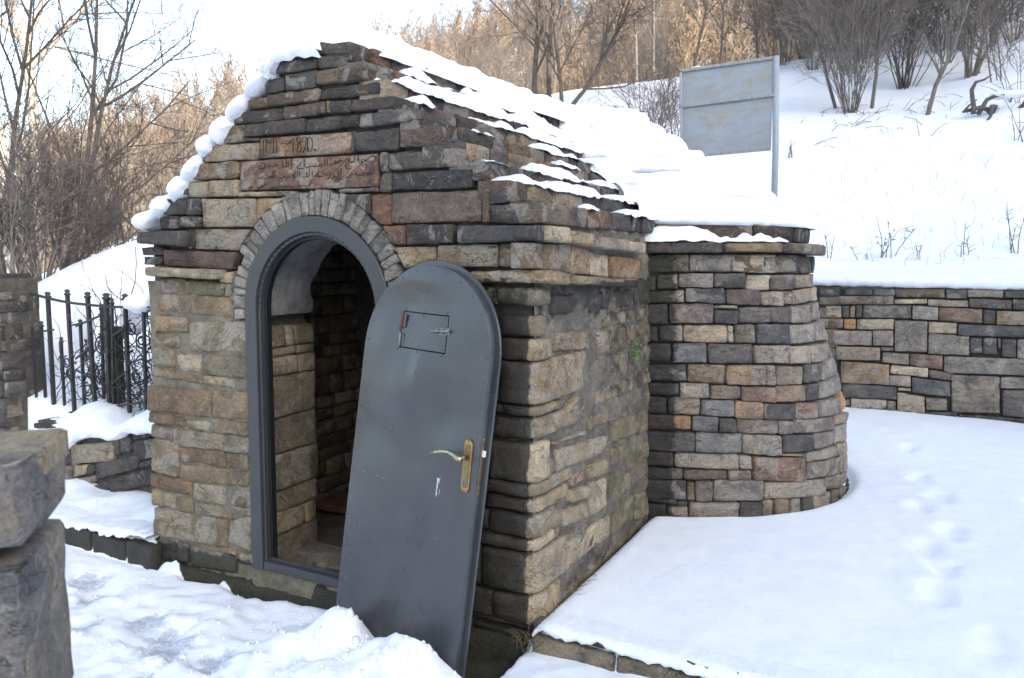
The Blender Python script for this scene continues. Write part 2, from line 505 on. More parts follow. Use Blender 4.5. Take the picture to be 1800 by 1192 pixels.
# ------------------------------------------------------------------ stones: wall coordinates in mm (four corners) and colour class
FRONT = """
-1213 2751 -1026 2717 -1026 2671 -1215 2691 d
-1395 2714 -1304 2704 -1305 2678 -1396 2683 d
-1495 2685 -1225 2682 -1227 2623 -1497 2621 d
-1221 2688 -1027 2669 -1028 2609 -1222 2622 d
-1575 2594 -1439 2607 -1441 2530 -1578 2529 d
-1436 2617 -1226 2621 -1228 2530 -1439 2530 d
-1223 2617 -1070 2611 -1072 2543 -1224 2544 b
-1067 2612 -913 2595 -914 2539 -1069 2538 p
-1688 2507 -1551 2513 -1552 2461 -1690 2461 b
-1548 2520 -1205 2527 -1207 2469 -1550 2459 p
-1203 2521 -832 2524 -833 2465 -1204 2469 d
-1803 2454 -1447 2453 -1450 2384 -1806 2387 d
-1445 2455 -1166 2462 -1167 2397 -1447 2388 p
-1163 2464 -1136 2462 -1138 2399 -1164 2401 t
-1136 2457 -1012 2455 -1013 2392 -1138 2395 d
-1012 2455 -748 2453 -749 2390 -1013 2394 d
-1914 2390 -1721 2386 -1725 2296 -1919 2294 b
-1715 2383 -1302 2390 -1304 2318 -1718 2316 d
-1296 2382 -1070 2382 -1071 2316 -1298 2314 d
-1065 2377 -959 2378 -960 2320 -1066 2322 d
-956 2381 -651 2390 -651 2323 -958 2316 d
-1718 2314 -1616 2312 -1617 2290 -1719 2296 d
-2035 2287 -1617 2286 -1620 2194 -2040 2202 t
-1000 2307 -981 2305 -983 2198 -1002 2199 d
-2151 2195 -1763 2195 -1767 2105 -2155 2107 b
-2276 2057 -2164 2068 -2166 2030 -2278 2029 d
-2156 2096 -2005 2098 -2009 2011 -2161 2011 t
-2002 2100 -1777 2099 -1781 2009 -2006 2011 t
-1776 2032 -1376 2026 -1376 1999 -1777 2005 t
-1094 2025 -842 2025 -842 2003 -1095 2002 g
-2400 2018 -2182 2007 -2186 1918 -2406 1920 d
-2179 2009 -2056 2006 -2061 1914 -2184 1916 d
-2053 2004 -1653 1995 -1658 1843 -2061 1847 T
-1650 1995 -1447 1993 -1452 1840 -1656 1843 T
-984 2297 -721 2302 -722 2198 -985 2204 d
-719 2291 -490 2296 -491 2196 -720 2209 p
-832 2193 -794 2191 -796 2095 -833 2097 d
-792 2185 -397 2191 -398 2101 -793 2105 d
-833 2095 -769 2096 -770 2000 -835 2000 d
-766 2090 -321 2091 -321 2002 -767 2007 d
-889 1993 -773 1993 -775 1844 -892 1846 r
-770 1995 -273 1996 -273 1850 -772 1849 P
-254 2000 -141 2004 -141 1932 -254 1927 d
-268 2000 -228 1999 -228 1841 -268 1842 b
-226 1926 -35 1928 -34 1839 -226 1841 d
-821 1838 -687 1843 -688 1747 -822 1742 r
-682 1845 -418 1844 -418 1755 -683 1747 d
-758 1735 -513 1740 -513 1663 -759 1626 t
-510 1744 -184 1752 -183 1642 -510 1642 T
-174 1756 -33 1759 -32 1652 -174 1646 b
-1052 2000 -889 1995 -892 1846 -1053 1920 d
-2415 1914 -2247 1911 -2251 1838 -2420 1835 d
-2240 1911 -2065 1910 -2068 1847 -2244 1847 d
-2174 1838 -2135 1837 -2141 1724 -2181 1724 r
-2133 1839 -1693 1833 -1698 1713 -2139 1724 T
-2566 1736 -2391 1739 -2394 1691 -2569 1688 d
-2565 1682 -2398 1683 -2400 1635 -2568 1631 d
-2390 1723 -1794 1711 -1798 1610 -2395 1627 p
-1951 1602 -1811 1601 -1814 1536 -1953 1540 w
-1910 1532 -1834 1534 -1837 1472 -1913 1460 w
-2422 1557 -2229 1558 -2234 1470 -2427 1469 bo
-2227 1549 -1912 1541 -1916 1465 -2231 1465 mo
-2466 1468 -1845 1462 -1850 1341 -2473 1358 bo
-2485 1334 -2205 1336 -2210 1242 -2491 1247 bo
-2512 1240 -2284 1238 -2289 1153 -2518 1145 bo
-2203 1308 -1749 1337 -1756 1157 -2212 1139 wo
-2533 1139 -2333 1141 -2339 1040 -2539 1036 bo
-2329 1122 -2111 1126 -2116 1023 -2335 1017 wo
-2104 1127 -1745 1145 -1750 1018 -2110 1010 go
-2554 1030 -2112 1028 -2115 953 -2557 971 bo
-2110 1014 -1852 1006 -1855 946 -2113 958 to
-1849 1006 -1744 1010 -1747 946 -1852 937 go
-1842 1445 -1738 1448 -1742 1359 -1846 1355 go
-1877 1345 -1749 1348 -1749 1330 -1878 1328 r
-2588 913 -2039 923 -2046 763 -2597 759 ro
-2032 932 -1744 939 -1751 780 -2040 767 to
-2580 759 -2272 742 -2275 689 -2584 686 ro
-2266 733 -2069 742 -2072 679 -2269 672 wo
-2063 768 -1747 767 -1750 688 -2068 673 bo
-2576 678 -2371 681 -2376 598 -2582 593 bo
-2368 673 -1750 682 -1754 588 -2374 569 go
-2582 587 -2330 592 -2341 377 -2595 380 bo
-2328 569 -1997 584 -2001 487 -2333 473 ro
-1994 579 -1951 579 -1955 487 -1998 487 bo
-1946 579 -1761 585 -1765 495 -1950 488 bo
-2330 462 -1771 492 -1775 393 -2336 360 bo
-1766 551 -1730 550 -1737 387 -1773 382 bo
-2581 375 -2226 373 -2231 271 -2587 289 ro
-2222 364 -1949 379 -1954 258 -2227 258 wo
-1944 374 -1732 382 -1737 275 -1949 265 bo
-2584 275 -2368 264 -2373 176 -2590 172 bo
-2363 255 -2223 270 -2228 168 -2369 164 bo
-2216 247 -1896 256 -1899 186 -2220 170 to
-1941 277 -1837 276 -1838 250 -1943 245 bo
-1831 266 -1767 270 -1768 225 -1833 220 ro
-2570 161 -1951 184 -1959 11 -2581 -17 To
-1947 173 -1760 243 -1769 20 -1953 44 to
-1756 260 -1730 265 -1739 19 -1766 14 wo
-2019 15 -1878 25 -1880 -18 -2021 -26 bo
-2564 -33 -2386 -20 -2394 -162 -2573 -177 do
-2382 -19 -2268 -11 -2275 -145 -2390 -155 do
-2264 -29 -1882 -24 -1886 -129 -2270 -156 to
-1876 -6 -1732 17 -1734 -48 -1879 -70 wo
"""
PLAQ = """
-1610 2307 -1002 2301 -1004 2195 -1614 2201 r
-1759 2195 -840 2187 -842 2023 -1766 2038 r
"""
CORN = """
-2555 1826 -2120 1834 -2125 1735 -2560 1756 d
-2487 1625 -1896 1614 -1899 1556 -2491 1567 t
-382 1837 65 1832 66 1761 -382 1751 d
-306 1626 1 1641 2 1578 -306 1575 t
"""
SIDE = """
166 1343 601 1320 605 1212 168 1254 to
295 970 465 1007 467 952 296 930 to
159 832 563 808 564 778 160 812 to
199 781 912 719 918 608 202 660 to
375 620 590 599 593 532 378 545 ro
598 609 890 589 895 490 601 525 to
354 542 641 499 644 427 357 470 to
651 506 895 471 904 306 659 309 wo
273 470 624 412 627 316 276 371 to
253 364 628 295 630 254 254 335 ro
340 277 953 252 961 108 344 119 wo
966 239 1120 239 1127 113 973 106 mo
1133 291 1351 255 1362 76 1144 97 mo
903 488 1082 477 1092 280 913 298 mo
1358 247 1626 212 1639 30 1369 74 mo
917 628 1229 594 1235 491 922 520 mo
938 782 1568 749 1580 592 945 654 mo
123 1528 403 1517 407 1411 126 1425 go
608 856 910 850 914 781 611 783 to
"""
SFRIEZE = """
-118 1754 324 1757 329 1612 -116 1642 b
331 1757 585 1742 591 1600 336 1610 b
593 1724 848 1707 855 1578 599 1600 w
859 1704 1395 1681 1404 1554 866 1578 O
"""
SCORN = """
-72 1832 192 1834 194 1754 -70 1760 t
198 1820 494 1808 497 1739 200 1759 t
504 1799 1003 1791 1007 1722 507 1737 g
1015 1787 1321 1777 1326 1711 1019 1722 g
-200 1641 179 1626 181 1559 -199 1583 t
188 1613 1220 1568 1223 1516 190 1559 t
"""
CORNER = """
-191 1558 86 1558 86 1474 -191 1474 do
-190 1435 71 1435 71 1335 -190 1335 do
-177 1328 158 1328 158 1225 -177 1225 to
-176 1226 519 1226 519 1023 -176 1023 Oo
-157 1020 286 1020 286 970 -157 970 to
-220 965 471 965 471 868 -220 868 go
-234 852 126 852 126 660 -234 660 wo
-253 664 373 664 373 599 -253 599 to
-253 590 348 590 348 517 -253 517 to
-233 512 264 512 264 399 -233 399 go
-273 398 222 398 222 335 -273 335 wo
-273 329 328 329 328 130 -273 130 wo
-212 124 276 124 276 -16 -212 -16 to
"""
APSE = """
209 1711 495 1713 498 1605 212 1600 m
499 1713 735 1712 738 1608 502 1605 g
742 1710 1065 1716 1071 1593 745 1604 t
1069 1713 1292 1713 1303 1585 1075 1595 d
1298 1708 1691 1694 1687 1588 1309 1588 d
212 1574 321 1584 319 1487 211 1485 g
324 1588 440 1594 438 1497 323 1495 g
442 1594 636 1599 634 1506 440 1507 g
641 1596 839 1599 835 1501 639 1506 d
845 1586 1008 1586 1000 1486 839 1487 t
1012 1586 1238 1586 1225 1486 1003 1486 p
1244 1582 1454 1583 1431 1493 1231 1493 t
1464 1583 1683 1584 1688 1493 1439 1491 g
211 1480 470 1493 465 1413 208 1404 b
473 1504 701 1506 691 1406 468 1417 u
709 1499 933 1495 916 1391 699 1403 p
934 1481 1115 1482 1092 1382 919 1391 t
1118 1482 1202 1480 1176 1388 1097 1391 t
1206 1484 1543 1492 1465 1397 1178 1386 b
1560 1492 1683 1483 1689 1396 1476 1396 t
208 1400 378 1407 369 1277 203 1273 g
382 1406 626 1413 612 1285 373 1284 p
628 1399 770 1398 766 1371 626 1377 g
625 1368 763 1367 750 1279 615 1283 d
772 1385 989 1382 967 1279 758 1286 d
992 1382 1158 1376 1126 1271 969 1276 d
1162 1382 1429 1377 1357 1259 1127 1266 g
1442 1383 1684 1392 1694 1261 1371 1270 g
202 1259 318 1267 312 1168 198 1164 d
321 1272 447 1274 438 1170 314 1168 b
449 1274 688 1275 672 1160 440 1166 T
690 1271 720 1271 704 1160 675 1160 t
724 1274 856 1274 833 1153 707 1160 m
862 1278 1117 1265 1077 1132 838 1151 d
1120 1259 1403 1248 1327 1126 1080 1132 g
1416 1252 1695 1239 1634 1097 1335 1125 g
1696 1239 1679 1259 1687 1121 1662 1094 t
198 1159 379 1160 369 1042 192 1039 d
381 1156 563 1162 549 1035 371 1037 u
568 1159 820 1153 796 1025 553 1032 d
823 1142 1064 1131 1029 1010 801 1025 g
1071 1123 1263 1107 1211 990 1037 1007 T
1271 1116 1596 1086 1451 980 1216 995 g
1625 1088 1685 1100 1693 980 1457 979 g
198 1024 444 1027 434 919 193 915 d
448 1027 641 1023 624 899 437 914 b
646 1019 874 1012 847 879 629 894 O
878 1006 935 1003 906 874 852 878 g
938 1002 1143 979 1103 859 909 874 g
1152 994 1347 982 1279 857 1110 869 d
1356 986 1691 982 1696 822 1287 861 g
193 905 395 909 389 825 189 820 d
399 906 546 905 535 807 391 805 g
547 893 701 887 688 798 537 802 b
706 880 899 865 878 762 692 785 r
904 874 1128 856 1095 748 882 765 b
1132 856 1256 855 1209 739 1099 747 d
1263 859 1693 835 1695 685 1214 741 g
189 813 330 818 322 703 184 699 d
332 813 490 812 480 698 325 698 O
492 799 659 792 646 685 482 696 u
661 789 812 771 794 656 647 675 O
814 761 1013 741 989 635 797 656 d
1018 745 1192 729 1158 622 993 635 r
1199 736 1545 704 1443 601 1162 619 g
1576 709 1696 700 1693 558 1455 604 o
220 699 438 695 431 603 216 596 o
440 692 566 688 556 586 433 593 u
567 680 653 675 643 580 558 583 d
655 673 877 649 862 556 644 575 p
878 644 964 634 948 543 864 553 g
968 640 1321 605 1285 514 951 547 g
1329 609 1695 551 1551 506 1299 538 t
201 584 446 588 438 458 198 452 d
448 588 671 576 658 442 440 453 u
672 572 881 546 864 406 661 444 g
886 546 1090 521 1068 403 871 429 d
1094 525 1305 515 1270 402 1074 418 g
1314 524 1557 510 1464 396 1278 411 g
198 452 341 454 337 358 195 350 r
343 449 641 440 635 336 340 355 T
643 435 710 425 706 331 638 339 g
867 422 1008 409 1005 388 866 406 b
1018 407 1297 395 1288 321 1011 345 g
1305 404 1464 396 1449 310 1294 319 t
196 345 380 345 381 275 197 264 d
382 340 579 338 581 276 384 275 b
582 336 699 330 701 267 583 274 b
712 415 1011 380 1013 209 710 268 r
1012 340 1314 314 1326 191 1017 224 g
1320 324 1449 310 1471 180 1333 189 g
197 267 397 270 400 140 199 127 d
400 260 434 258 437 138 402 140 b
436 269 517 269 520 128 439 131 g
519 275 765 261 770 118 522 131 g
769 242 1172 200 1180 75 772 130 T
1176 204 1349 184 1359 81 1182 106 g
1356 182 1471 180 1491 71 1367 79 g
199 142 358 137 358 107 199 107 d
359 132 409 130 410 99 360 97 d
199 102 309 108 311 -39 202 -46 d
312 88 410 94 413 -37 314 -39 g
411 125 645 120 649 -41 415 -37 g
647 123 760 116 765 -48 651 -36 d
761 126 824 121 830 -53 766 -43 b
826 123 913 111 920 -69 832 -53 b
917 106 995 98 1003 -75 923 -59 g
997 98 1076 90 1085 -82 1005 -69 d
1080 95 1236 86 1250 -93 1089 -77 t
1239 90 1342 76 1360 -102 1253 -94 r
1346 74 1496 47 1538 -135 1364 -98 b
"""
APSLAB = """
200 1798 260 1792 261 1716 202 1720 g
262 1783 658 1791 660 1718 263 1716 d
663 1779 1019 1796 1022 1725 664 1727 b
1023 1778 1100 1784 1104 1725 1025 1729 d
1103 1786 1299 1789 1305 1718 1106 1726 t
1302 1789 1447 1780 1458 1704 1309 1713 g
"""
RETAIN = """
510 1358 708 1362 711 1291 512 1290 d
761 1364 1037 1370 1040 1305 764 1297 d
1042 1370 1250 1372 1254 1306 1045 1300 d
1255 1372 1699 1386 1704 1297 1259 1287 b
1705 1386 1895 1391 1900 1291 1710 1288 d
1897 1388 2206 1388 2211 1312 1902 1309 g
2211 1382 2446 1381 2450 1314 2215 1308 d
513 1282 1237 1306 1241 1211 517 1187 b
1244 1268 1544 1283 1547 1226 1247 1221 t
1549 1280 1912 1276 1915 1207 1553 1210 t
1914 1299 2278 1290 2284 1198 1919 1208 d
2282 1299 2451 1304 2457 1201 2288 1198 d
579 1177 740 1183 746 1053 585 1046 t
746 1183 817 1185 823 1059 752 1056 d
822 1181 874 1187 879 1063 827 1061 b
878 1192 940 1194 946 1069 884 1066 d
947 1195 1407 1213 1414 1075 954 1061 d
1411 1210 1649 1206 1657 1067 1419 1068 g
1654 1198 2037 1196 2045 1056 1661 1059 r
2041 1192 2149 1190 2157 1050 2049 1050 d
2153 1181 2458 1189 2466 1049 2161 1046 O
616 1039 763 1045 768 939 620 932 r
768 1045 889 1047 894 937 773 935 o
895 1046 1252 1062 1257 951 900 937 t
1255 1050 1561 1055 1578 734 1271 728 g
1566 1050 1825 1046 1831 932 1572 935 t
1831 1036 2467 1042 2474 935 1837 920 d
667 918 1048 931 1056 775 674 762 g
1052 932 1253 946 1262 779 1060 771 g
705 750 1137 759 1144 619 712 599 O
1141 764 1262 771 1264 728 1143 727 g
1572 935 1941 918 1952 726 1583 719 G
1946 903 2051 904 2060 756 1955 750 d
2055 909 2178 911 2188 749 2064 749 d
2182 908 2212 909 2218 811 2188 810 b
2216 907 2338 909 2349 729 2226 736 d
2343 909 2475 911 2487 723 2355 722 g
1157 712 1412 708 1418 589 1162 604 g
1416 709 1717 712 1725 564 1422 590 r
1724 704 2487 723 2497 563 1734 533 G
758 589 1232 585 1243 368 768 354 O
1240 582 1594 575 1599 476 1244 489 t
1600 559 1822 539 1827 451 1605 476 p
1232 475 1441 480 1447 363 1237 367 g
1447 469 1803 444 1811 293 1455 305 u
1319 347 1447 352 1449 320 1321 314 t
1802 522 2222 531 2243 168 1823 140 G
2227 531 2498 544 2505 429 2233 417 g
2252 403 2506 417 2522 147 2268 144 d
784 352 1313 357 1320 221 791 198 d
874 198 1222 209 1227 115 881 46 t
1229 205 1312 207 1317 94 1235 99 g
1318 301 1579 268 1590 69 1329 92 t
1586 267 1780 268 1786 144 1593 141 g
791 182 872 189 879 32 799 24 b
799 24 1584 109 1592 -43 805 -109 d
1589 120 1882 142 1892 -42 1597 -42 d
1888 122 2523 139 2535 -64 1897 -42 d
"""
PIER = """
-4923 1592 -4659 1595 -4667 1515 -4932 1511 t
-4935 1479 -4540 1489 -4549 1401 -4944 1397 d
-4945 1384 -4721 1390 -4727 1334 -4952 1327 d
-4711 1386 -4421 1394 -4427 1331 -4717 1328 g
-4953 1317 -4747 1323 -4761 1188 -4967 1186 d
-4739 1323 -4651 1326 -4662 1217 -4750 1214 d
-4644 1318 -4421 1325 -4430 1230 -4653 1221 d
-4967 1180 -4698 1191 -4707 1103 -4977 1090 g
-4688 1204 -4431 1223 -4440 1124 -4698 1112 g
-4978 1083 -4441 1117 -4444 1087 -4981 1052 b
-4982 1045 -4657 1061 -4673 894 -5001 873 b
-4648 1064 -4444 1081 -4460 911 -4665 897 d
-5002 863 -4445 905 -4463 711 -5024 660 d
-5024 653 -4640 687 -4656 524 -5045 462 p
-4632 685 -4607 687 -4622 533 -4647 531 b
-4598 694 -4439 710 -4453 559 -4613 541 d
-5046 455 -4771 487 -4792 285 -5067 255 d
-4764 497 -4428 551 -4448 332 -4785 285 d
-5068 248 -4717 286 -4738 83 -5091 39 g
-4709 287 -4434 326 -4454 118 -4729 84 d
"""
LOWW = """
-4025 285 -3549 364 -3560 216 -4038 136 t
-3539 381 -3480 395 -3488 272 -3547 262 d
-3470 400 -3356 422 -3364 303 -3478 286 d
-3346 438 -3108 482 -3110 449 -3349 391 d
-3331 386 -3111 437 -3119 299 -3341 241 d
-4013 130 -3866 158 -3872 80 -4020 37 t
-3859 151 -3772 167 -3777 97 -3864 77 d
-3761 180 -3285 302 -3292 201 -3771 49 d
-3277 255 -3119 296 -3122 246 -3280 205 d
-4022 23 -3778 86 -3782 27 -4028 -52 g
-4029 -64 -3625 62 -3633 -44 -4039 -186 d
-3617 79 -3123 238 -3130 115 -3625 -34 d
-4383 210 -4013 283 -4025 138 -4394 82 d
-4395 74 -4025 130 -4036 -4 -4408 -64 g
-4409 -72 -4037 -12 -4051 -180 -4425 -254 d
"""
CARVE1 = """-1562,2295 -1564,2222
-1557,2295 -1557,2278 -1543,2275 -1541,2294
-1541,2274 -1523,2273 -1522,2297
-1510,2302 -1513,2217
-1489,2291 -1489,2214
-1582,2289 -1584,2223
-1458,2272 -1438,2266 -1419,2263 -1406,2264 -1396,2273 -1393,2278
-1375,2288 -1377,2224
-1351,2294 -1352,2275 -1325,2255 -1325,2219 -1347,2218 -1352,2225 -1349,2251 -1324,2274 -1324,2292 -1351,2294
-1294,2291 -1313,2289 -1314,2266 -1292,2265 -1290,2290
-1292,2265 -1296,2241 -1315,2212
-1279,2285 -1281,2217 -1251,2214 -1249,2288 -1279,2285
-1282,2287 -1284,2215
-1240,2229 -1234,2219 -1228,2228 -1225,2216"""
CARVE2 = """-934,2166 -911,2152 -888,2146 -862,2147 -853,2162 -859,2176 -876,2177 -899,2165 -922,2150 -940,2146
-962,2181 -960,2158 -951,2140 -940,2138
-943,2146 -937,2162
-986,2187 -985,2155 -1004,2154
-1039,2169 -1024,2171 -1009,2166 -1030,2157 -1004,2151 -986,2153
-1024,2150 -1039,2142 -1041,2128 -1028,2118 -1010,2120 -998,2124
-1025,2136 -1021,2133
-1057,2163 -1069,2155 -1087,2158 -1080,2167 -1066,2161
-1087,2153 -1105,2152 -1111,2161 -1101,2163 -1093,2153
-1111,2152 -1129,2147 -1147,2147
-1155,2180 -1156,2147
-1172,2185 -1171,2150 -1190,2144
-1190,2144 -1202,2138 -1214,2145 -1205,2152 -1193,2147
-1215,2143 -1224,2139 -1230,2148 -1236,2139 -1245,2147 -1252,2140 -1264,2145 -1274,2141 -1277,2146
-1307,2185 -1305,2138 -1270,2141
-1326,2162 -1365,2138 -1321,2134 -1308,2135
-1392,2189 -1392,2151
-1425,2184 -1426,2157 -1442,2146 -1452,2154 -1454,2183
-1412,2174 -1412,2152 -1436,2148
-1481,2160 -1494,2170 -1510,2166 -1504,2156 -1488,2153 -1481,2160
-1511,2157 -1527,2152 -1540,2163 -1554,2151
-1563,2176 -1563,2161 -1580,2160
-1576,2174 -1577,2160
-1586,2177 -1634,2150 -1601,2147 -1570,2150
-872,2123 -873,2086 -889,2085
-888,2123 -889,2087
-895,2087 -906,2083 -912,2095 -900,2097 -895,2087
-915,2086 -929,2087 -935,2098 -923,2098
-938,2085 -953,2085 -958,2092
-964,2086 -979,2089 -981,2100 -967,2097
-982,2089 -999,2092 -1005,2097 -1011,2083 -1026,2077 -1041,2080
-1069,2127 -1070,2085
-1085,2114 -1085,2084 -1100,2082
-1103,2087 -1115,2085 -1128,2074
-1101,2073 -1083,2070 -1071,2076
-1139,2111 -1136,2093 -1149,2075 -1161,2073
-1148,2096 -1173,2099 -1185,2109 -1197,2114
-1185,2088 -1210,2091 -1222,2106 -1235,2090 -1201,2088
-1244,2090 -1209,2114
-1255,2121 -1254,2088
-1271,2131 -1271,2091 -1316,2093
-1290,2118 -1291,2092
-1337,2125 -1338,2094
-1350,2128 -1351,2094 -1373,2093
-1373,2093 -1386,2096 -1379,2112 -1369,2107 -1373,2093
-1392,2094 -1405,2094 -1411,2101
-1415,2094 -1437,2095 -1444,2105 -1454,2091 -1473,2094
-1508,2132 -1509,2096
-1521,2133 -1523,2096
-1526,2096 -1542,2095 -1549,2105 -1535,2107 -1529,2097
-1552,2095 -1569,2096
-1576,2096 -1589,2096 -1595,2107
-1603,2095 -1616,2100 -1623,2098
-1669,2052 -1682,2058 -1696,2053 -1690,2046 -1676,2046 -1669,2052
-1632,2046 -1608,2053 -1597,2062
-1625,2044 -1591,2057
-1577,2069 -1576,2057
-1541,2043 -1524,2045 -1517,2052
-1505,2044 -1485,2046 -1475,2053
-1465,2046 -1439,2045 -1413,2051 -1400,2043 -1374,2047
-1362,2044 -1336,2048 -1311,2050 -1279,2046 -1260,2065 -1266,2074"""
FBARS_T = [(-4.569, 1.353, -4.566, 0.338, 0.03), (-4.324, 1.379, -4.311, 0.461, 0.028), (-4.082, 1.365, -4.057, 0.505, 0.03), (-3.866, 1.362, -3.885, 0.521, 0.036), (-3.805, 1.327, -3.84, 0.526, 0.02), (-3.657, 1.362, -3.661, 0.524, 0.028), (-3.459, 1.298, -3.478, 0.542, 0.022), (-4.791, 1.1, -4.79, 0.308, 0.018)]
FBARS_S = [(-4.721, 1.114, -4.719, 0.33, 0.022), (-4.477, 1.0, -4.48, 0.381, 0.02), (-4.23, 1.149, -4.23, 0.49, 0.022), (-3.971, 1.278, -3.996, 0.512, 0.022)]
FRAILS = [([(-4.777, 1.376), (-4.662, 1.364), (-4.54, 1.347), (-4.4, 1.331), (-4.242, 1.319), (-4.069, 1.312), (-3.881, 1.307), (-3.627, 1.308)], 0.013), ([(-3.627, 1.308), (-3.504, 1.312), (-3.314, 1.321)], 0.011), ([(-4.764, 1.066), (-4.668, 1.079), (-4.501, 1.102)], 0.01), ([(-4.276, 1.148), (-4.157, 1.166), (-4.04, 1.198), (-3.924, 1.237)], 0.01), ([(-4.831, 0.353), (-4.541, 0.412), (-4.252, 0.482)], 0.012), ([(-3.863, 0.55), (-3.461, 0.624)], 0.012), ([(-3.805, 1.087), (-3.655, 1.16)], 0.008), ([(-3.812, 0.739), (-3.641, 0.85)], 0.008), ([(-4.248, 0.888), (-4.086, 0.98)], 0.008), ([(-4.255, 0.806), (-4.075, 0.75)], 0.008), ([(-3.638, 0.892), (-3.44, 0.953)], 0.008)]
FSCROLL = [(-3.966, 1.003, 0.075), (-3.983, 0.772, 0.08), (-3.616, 1.154, 0.06), (-3.516, 1.064, 0.06), (-4.397, 0.85, 0.05), (-4.124, 0.931, 0.05), (-3.416, 1.264, 0.04), (-4.156, 0.652, 0.06), (-4.364, 0.763, 0.04), (-3.586, 0.796, 0.05)]
FPOST = (-3.845, 0.47100000000000003, 1.153)

# ------------------------------------------------------------------ terrain
def rbf_fit(P):
    P = np.array(P, float)
    n = len(P)
    d = np.hypot(P[:, None, 0] - P[None, :, 0], P[:, None, 1] - P[None, :, 1])
    A = np.zeros((n + 3, n + 3))
    A[:n, :n] = d + np.eye(n) * .02
    A[:n, n], A[:n, n + 1], A[:n, n + 2] = 1, P[:, 0], P[:, 1]
    A[n, :n], A[n + 1, :n], A[n + 2, :n] = 1, P[:, 0], P[:, 1]
    b = np.zeros(n + 3)
    b[:n] = P[:, 2]
    return P, np.linalg.solve(A, b)


CTRL = [(-3, 6.2, 1.46), (-1, 6.2, 1.46), (1, 6.2, 1.46), (2.5, 6.2, 1.46), (4.5, 6.2, 1.5), (7, 6.0, 1.8),
        (.19, 10.7, 3.95), (1.3, 9.8, 3.6), (-2.2, 18.5, 6.55), (-4.3, 17, 6.2), (-6.07, 14.2, 5.45), (-7, 12.6, 5.0),
        (-5.1, 10.3, 4.3), (-4.6, 10.5, 4.35), (-2.3, 8.7, 3.1), (2.5, 8.8, 3.1), (2.5, 15.8, 5.9), (1.85, 11.8, 4.4), (.9, 12.8, 4.6),
        (-.9, 7.5, 2.1), (1.2, 7.5, 2.0), (2.5, 22, 9.0), (-1, 21, 7.6), (6, 12, 6.0), (8, 18, 10), (5, 26, 12),
        (-5.6, 1.4, 1.35), (-5.85, 1.93, 1.6), (-6.1, 2.46, 1.78), (-6.3, 3.0, 1.9), (-5.3, 1.0, .75), (-4.2, .9, .5), (-3.2, .9, .5), (-3.2, 3, .9),
        (-7.5, 2.5, 1.2), (-8, 4.5, 1.6), (-7, 6.5, 2.6), (-10, 2, .6), (-9, 8, 3.0), (-12, 10, 3.2), (-7.5, .2, .3),
        (14, 8, 9), (22, 4, 15), (30, 8, 21), (32, 20, 22), (24, -10, 15), (32, -14, 22), (12, 0, 4.0), (14, -12, 5), (22, 28, 16), (60, 0, 24), (60, 30, 24), (60, -30, 24),  # unseen upper part of the right-hand hill, raised to shade the yard
        (-4, -6, -.2), (2, -8, -.2), (-14, -6, -1.0), (-20, 6, -1.0), (5, -4, .2), (-30, -10, -3), (0, -30, -1),
        (-14, 24, 2), (-8, 32, 4), (4, 36, 8), (-30, 22, 0), (-40, 26, 1.5), (-26, 40, 5), (-12, 52, 13), (6, 55, 18), (-55, 34, 4),
        (-65, 41, 7.0), (-64, 51, 11), (-63, 59, 15.0), (-55, 66, 18), (-48, 72, 21), (-40, 76, 23.5), (-29, 81, 28), (-18, 85, 32), (-2, 88, 34), (20, 80, 32),
        (-110, 60, 8), (-90, 110, 16), (-40, 130, 30), (10, 130, 40), (-140, 0, -2), (-120, -60, -4), (0, -120, -2), (120, 0, 20), (90, 110, 36)]
RP, RW = rbf_fit(CTRL)


def hill(x, y):
    x, y = np.asarray(x, float), np.asarray(y, float)
    z = RW[-3] + RW[-2] * x + RW[-1] * y
    for (px, py, _), w in zip(RP, RW):
        z = z + w * np.hypot(x - px, y - py)
    return z


ARCH_BOT = np.array([-.31, 3.05, 1.40])
ARCH_TOP = np.array([-.3075, 2.67, 1.12])


def apse_c(z):
    t = min(max((z - .35) / 1.2, 0), 1)
    t = t * t * (3 - 2 * t) * .35 + t * .65
    return ARCH_BOT * (1 - t) + ARCH_TOP * t


def path_z(x):
    return np.clip(-.100 + .045 * x, -.185, -.06)


FEET = [(1.37, 5.3), (1.55, 4.85), (1.48, 4.4), (1.66, 3.95), (1.56, 3.5), (1.72, 3.05), (1.6, 2.6), (1.74, 2.2), (1.63, 1.8), (1.76, 1.4), (1.66, 1.05), (1.8, .7), (2.2, 1.9), (2.35, 2.5), (2.3, 3.2)]
_fr = random.Random(31)
FEET = [(a + _fr.gauss(0, .04), b + _fr.gauss(0, .09)) for a, b in FEET if _fr.random() > .15]
MOUND = [(-.80, -.40, .18, .13), (-.50, -.46, .06, .14), (-.32, -.50, .10, .12), (-1.02, -.46, .05, .18), (-.5, -.64, .07, .25), (-.9, -.66, .04, .25), (.22, -.55, .08, .15), (-.1, -.78, .05, .25)]
SLUSH = [(-2.74, -.36, .16), (-2.5, -.47, .13), (-1.95, -.56, .15), (-1.6, -.74, .2), (-1.28, -.74, .14), (-1.75, -.62, .12), (-1.1, -.95, .18), (-2.2, -.75, .12), (-1.45, -1.0, .12), (-.9, -1.1, .14)]


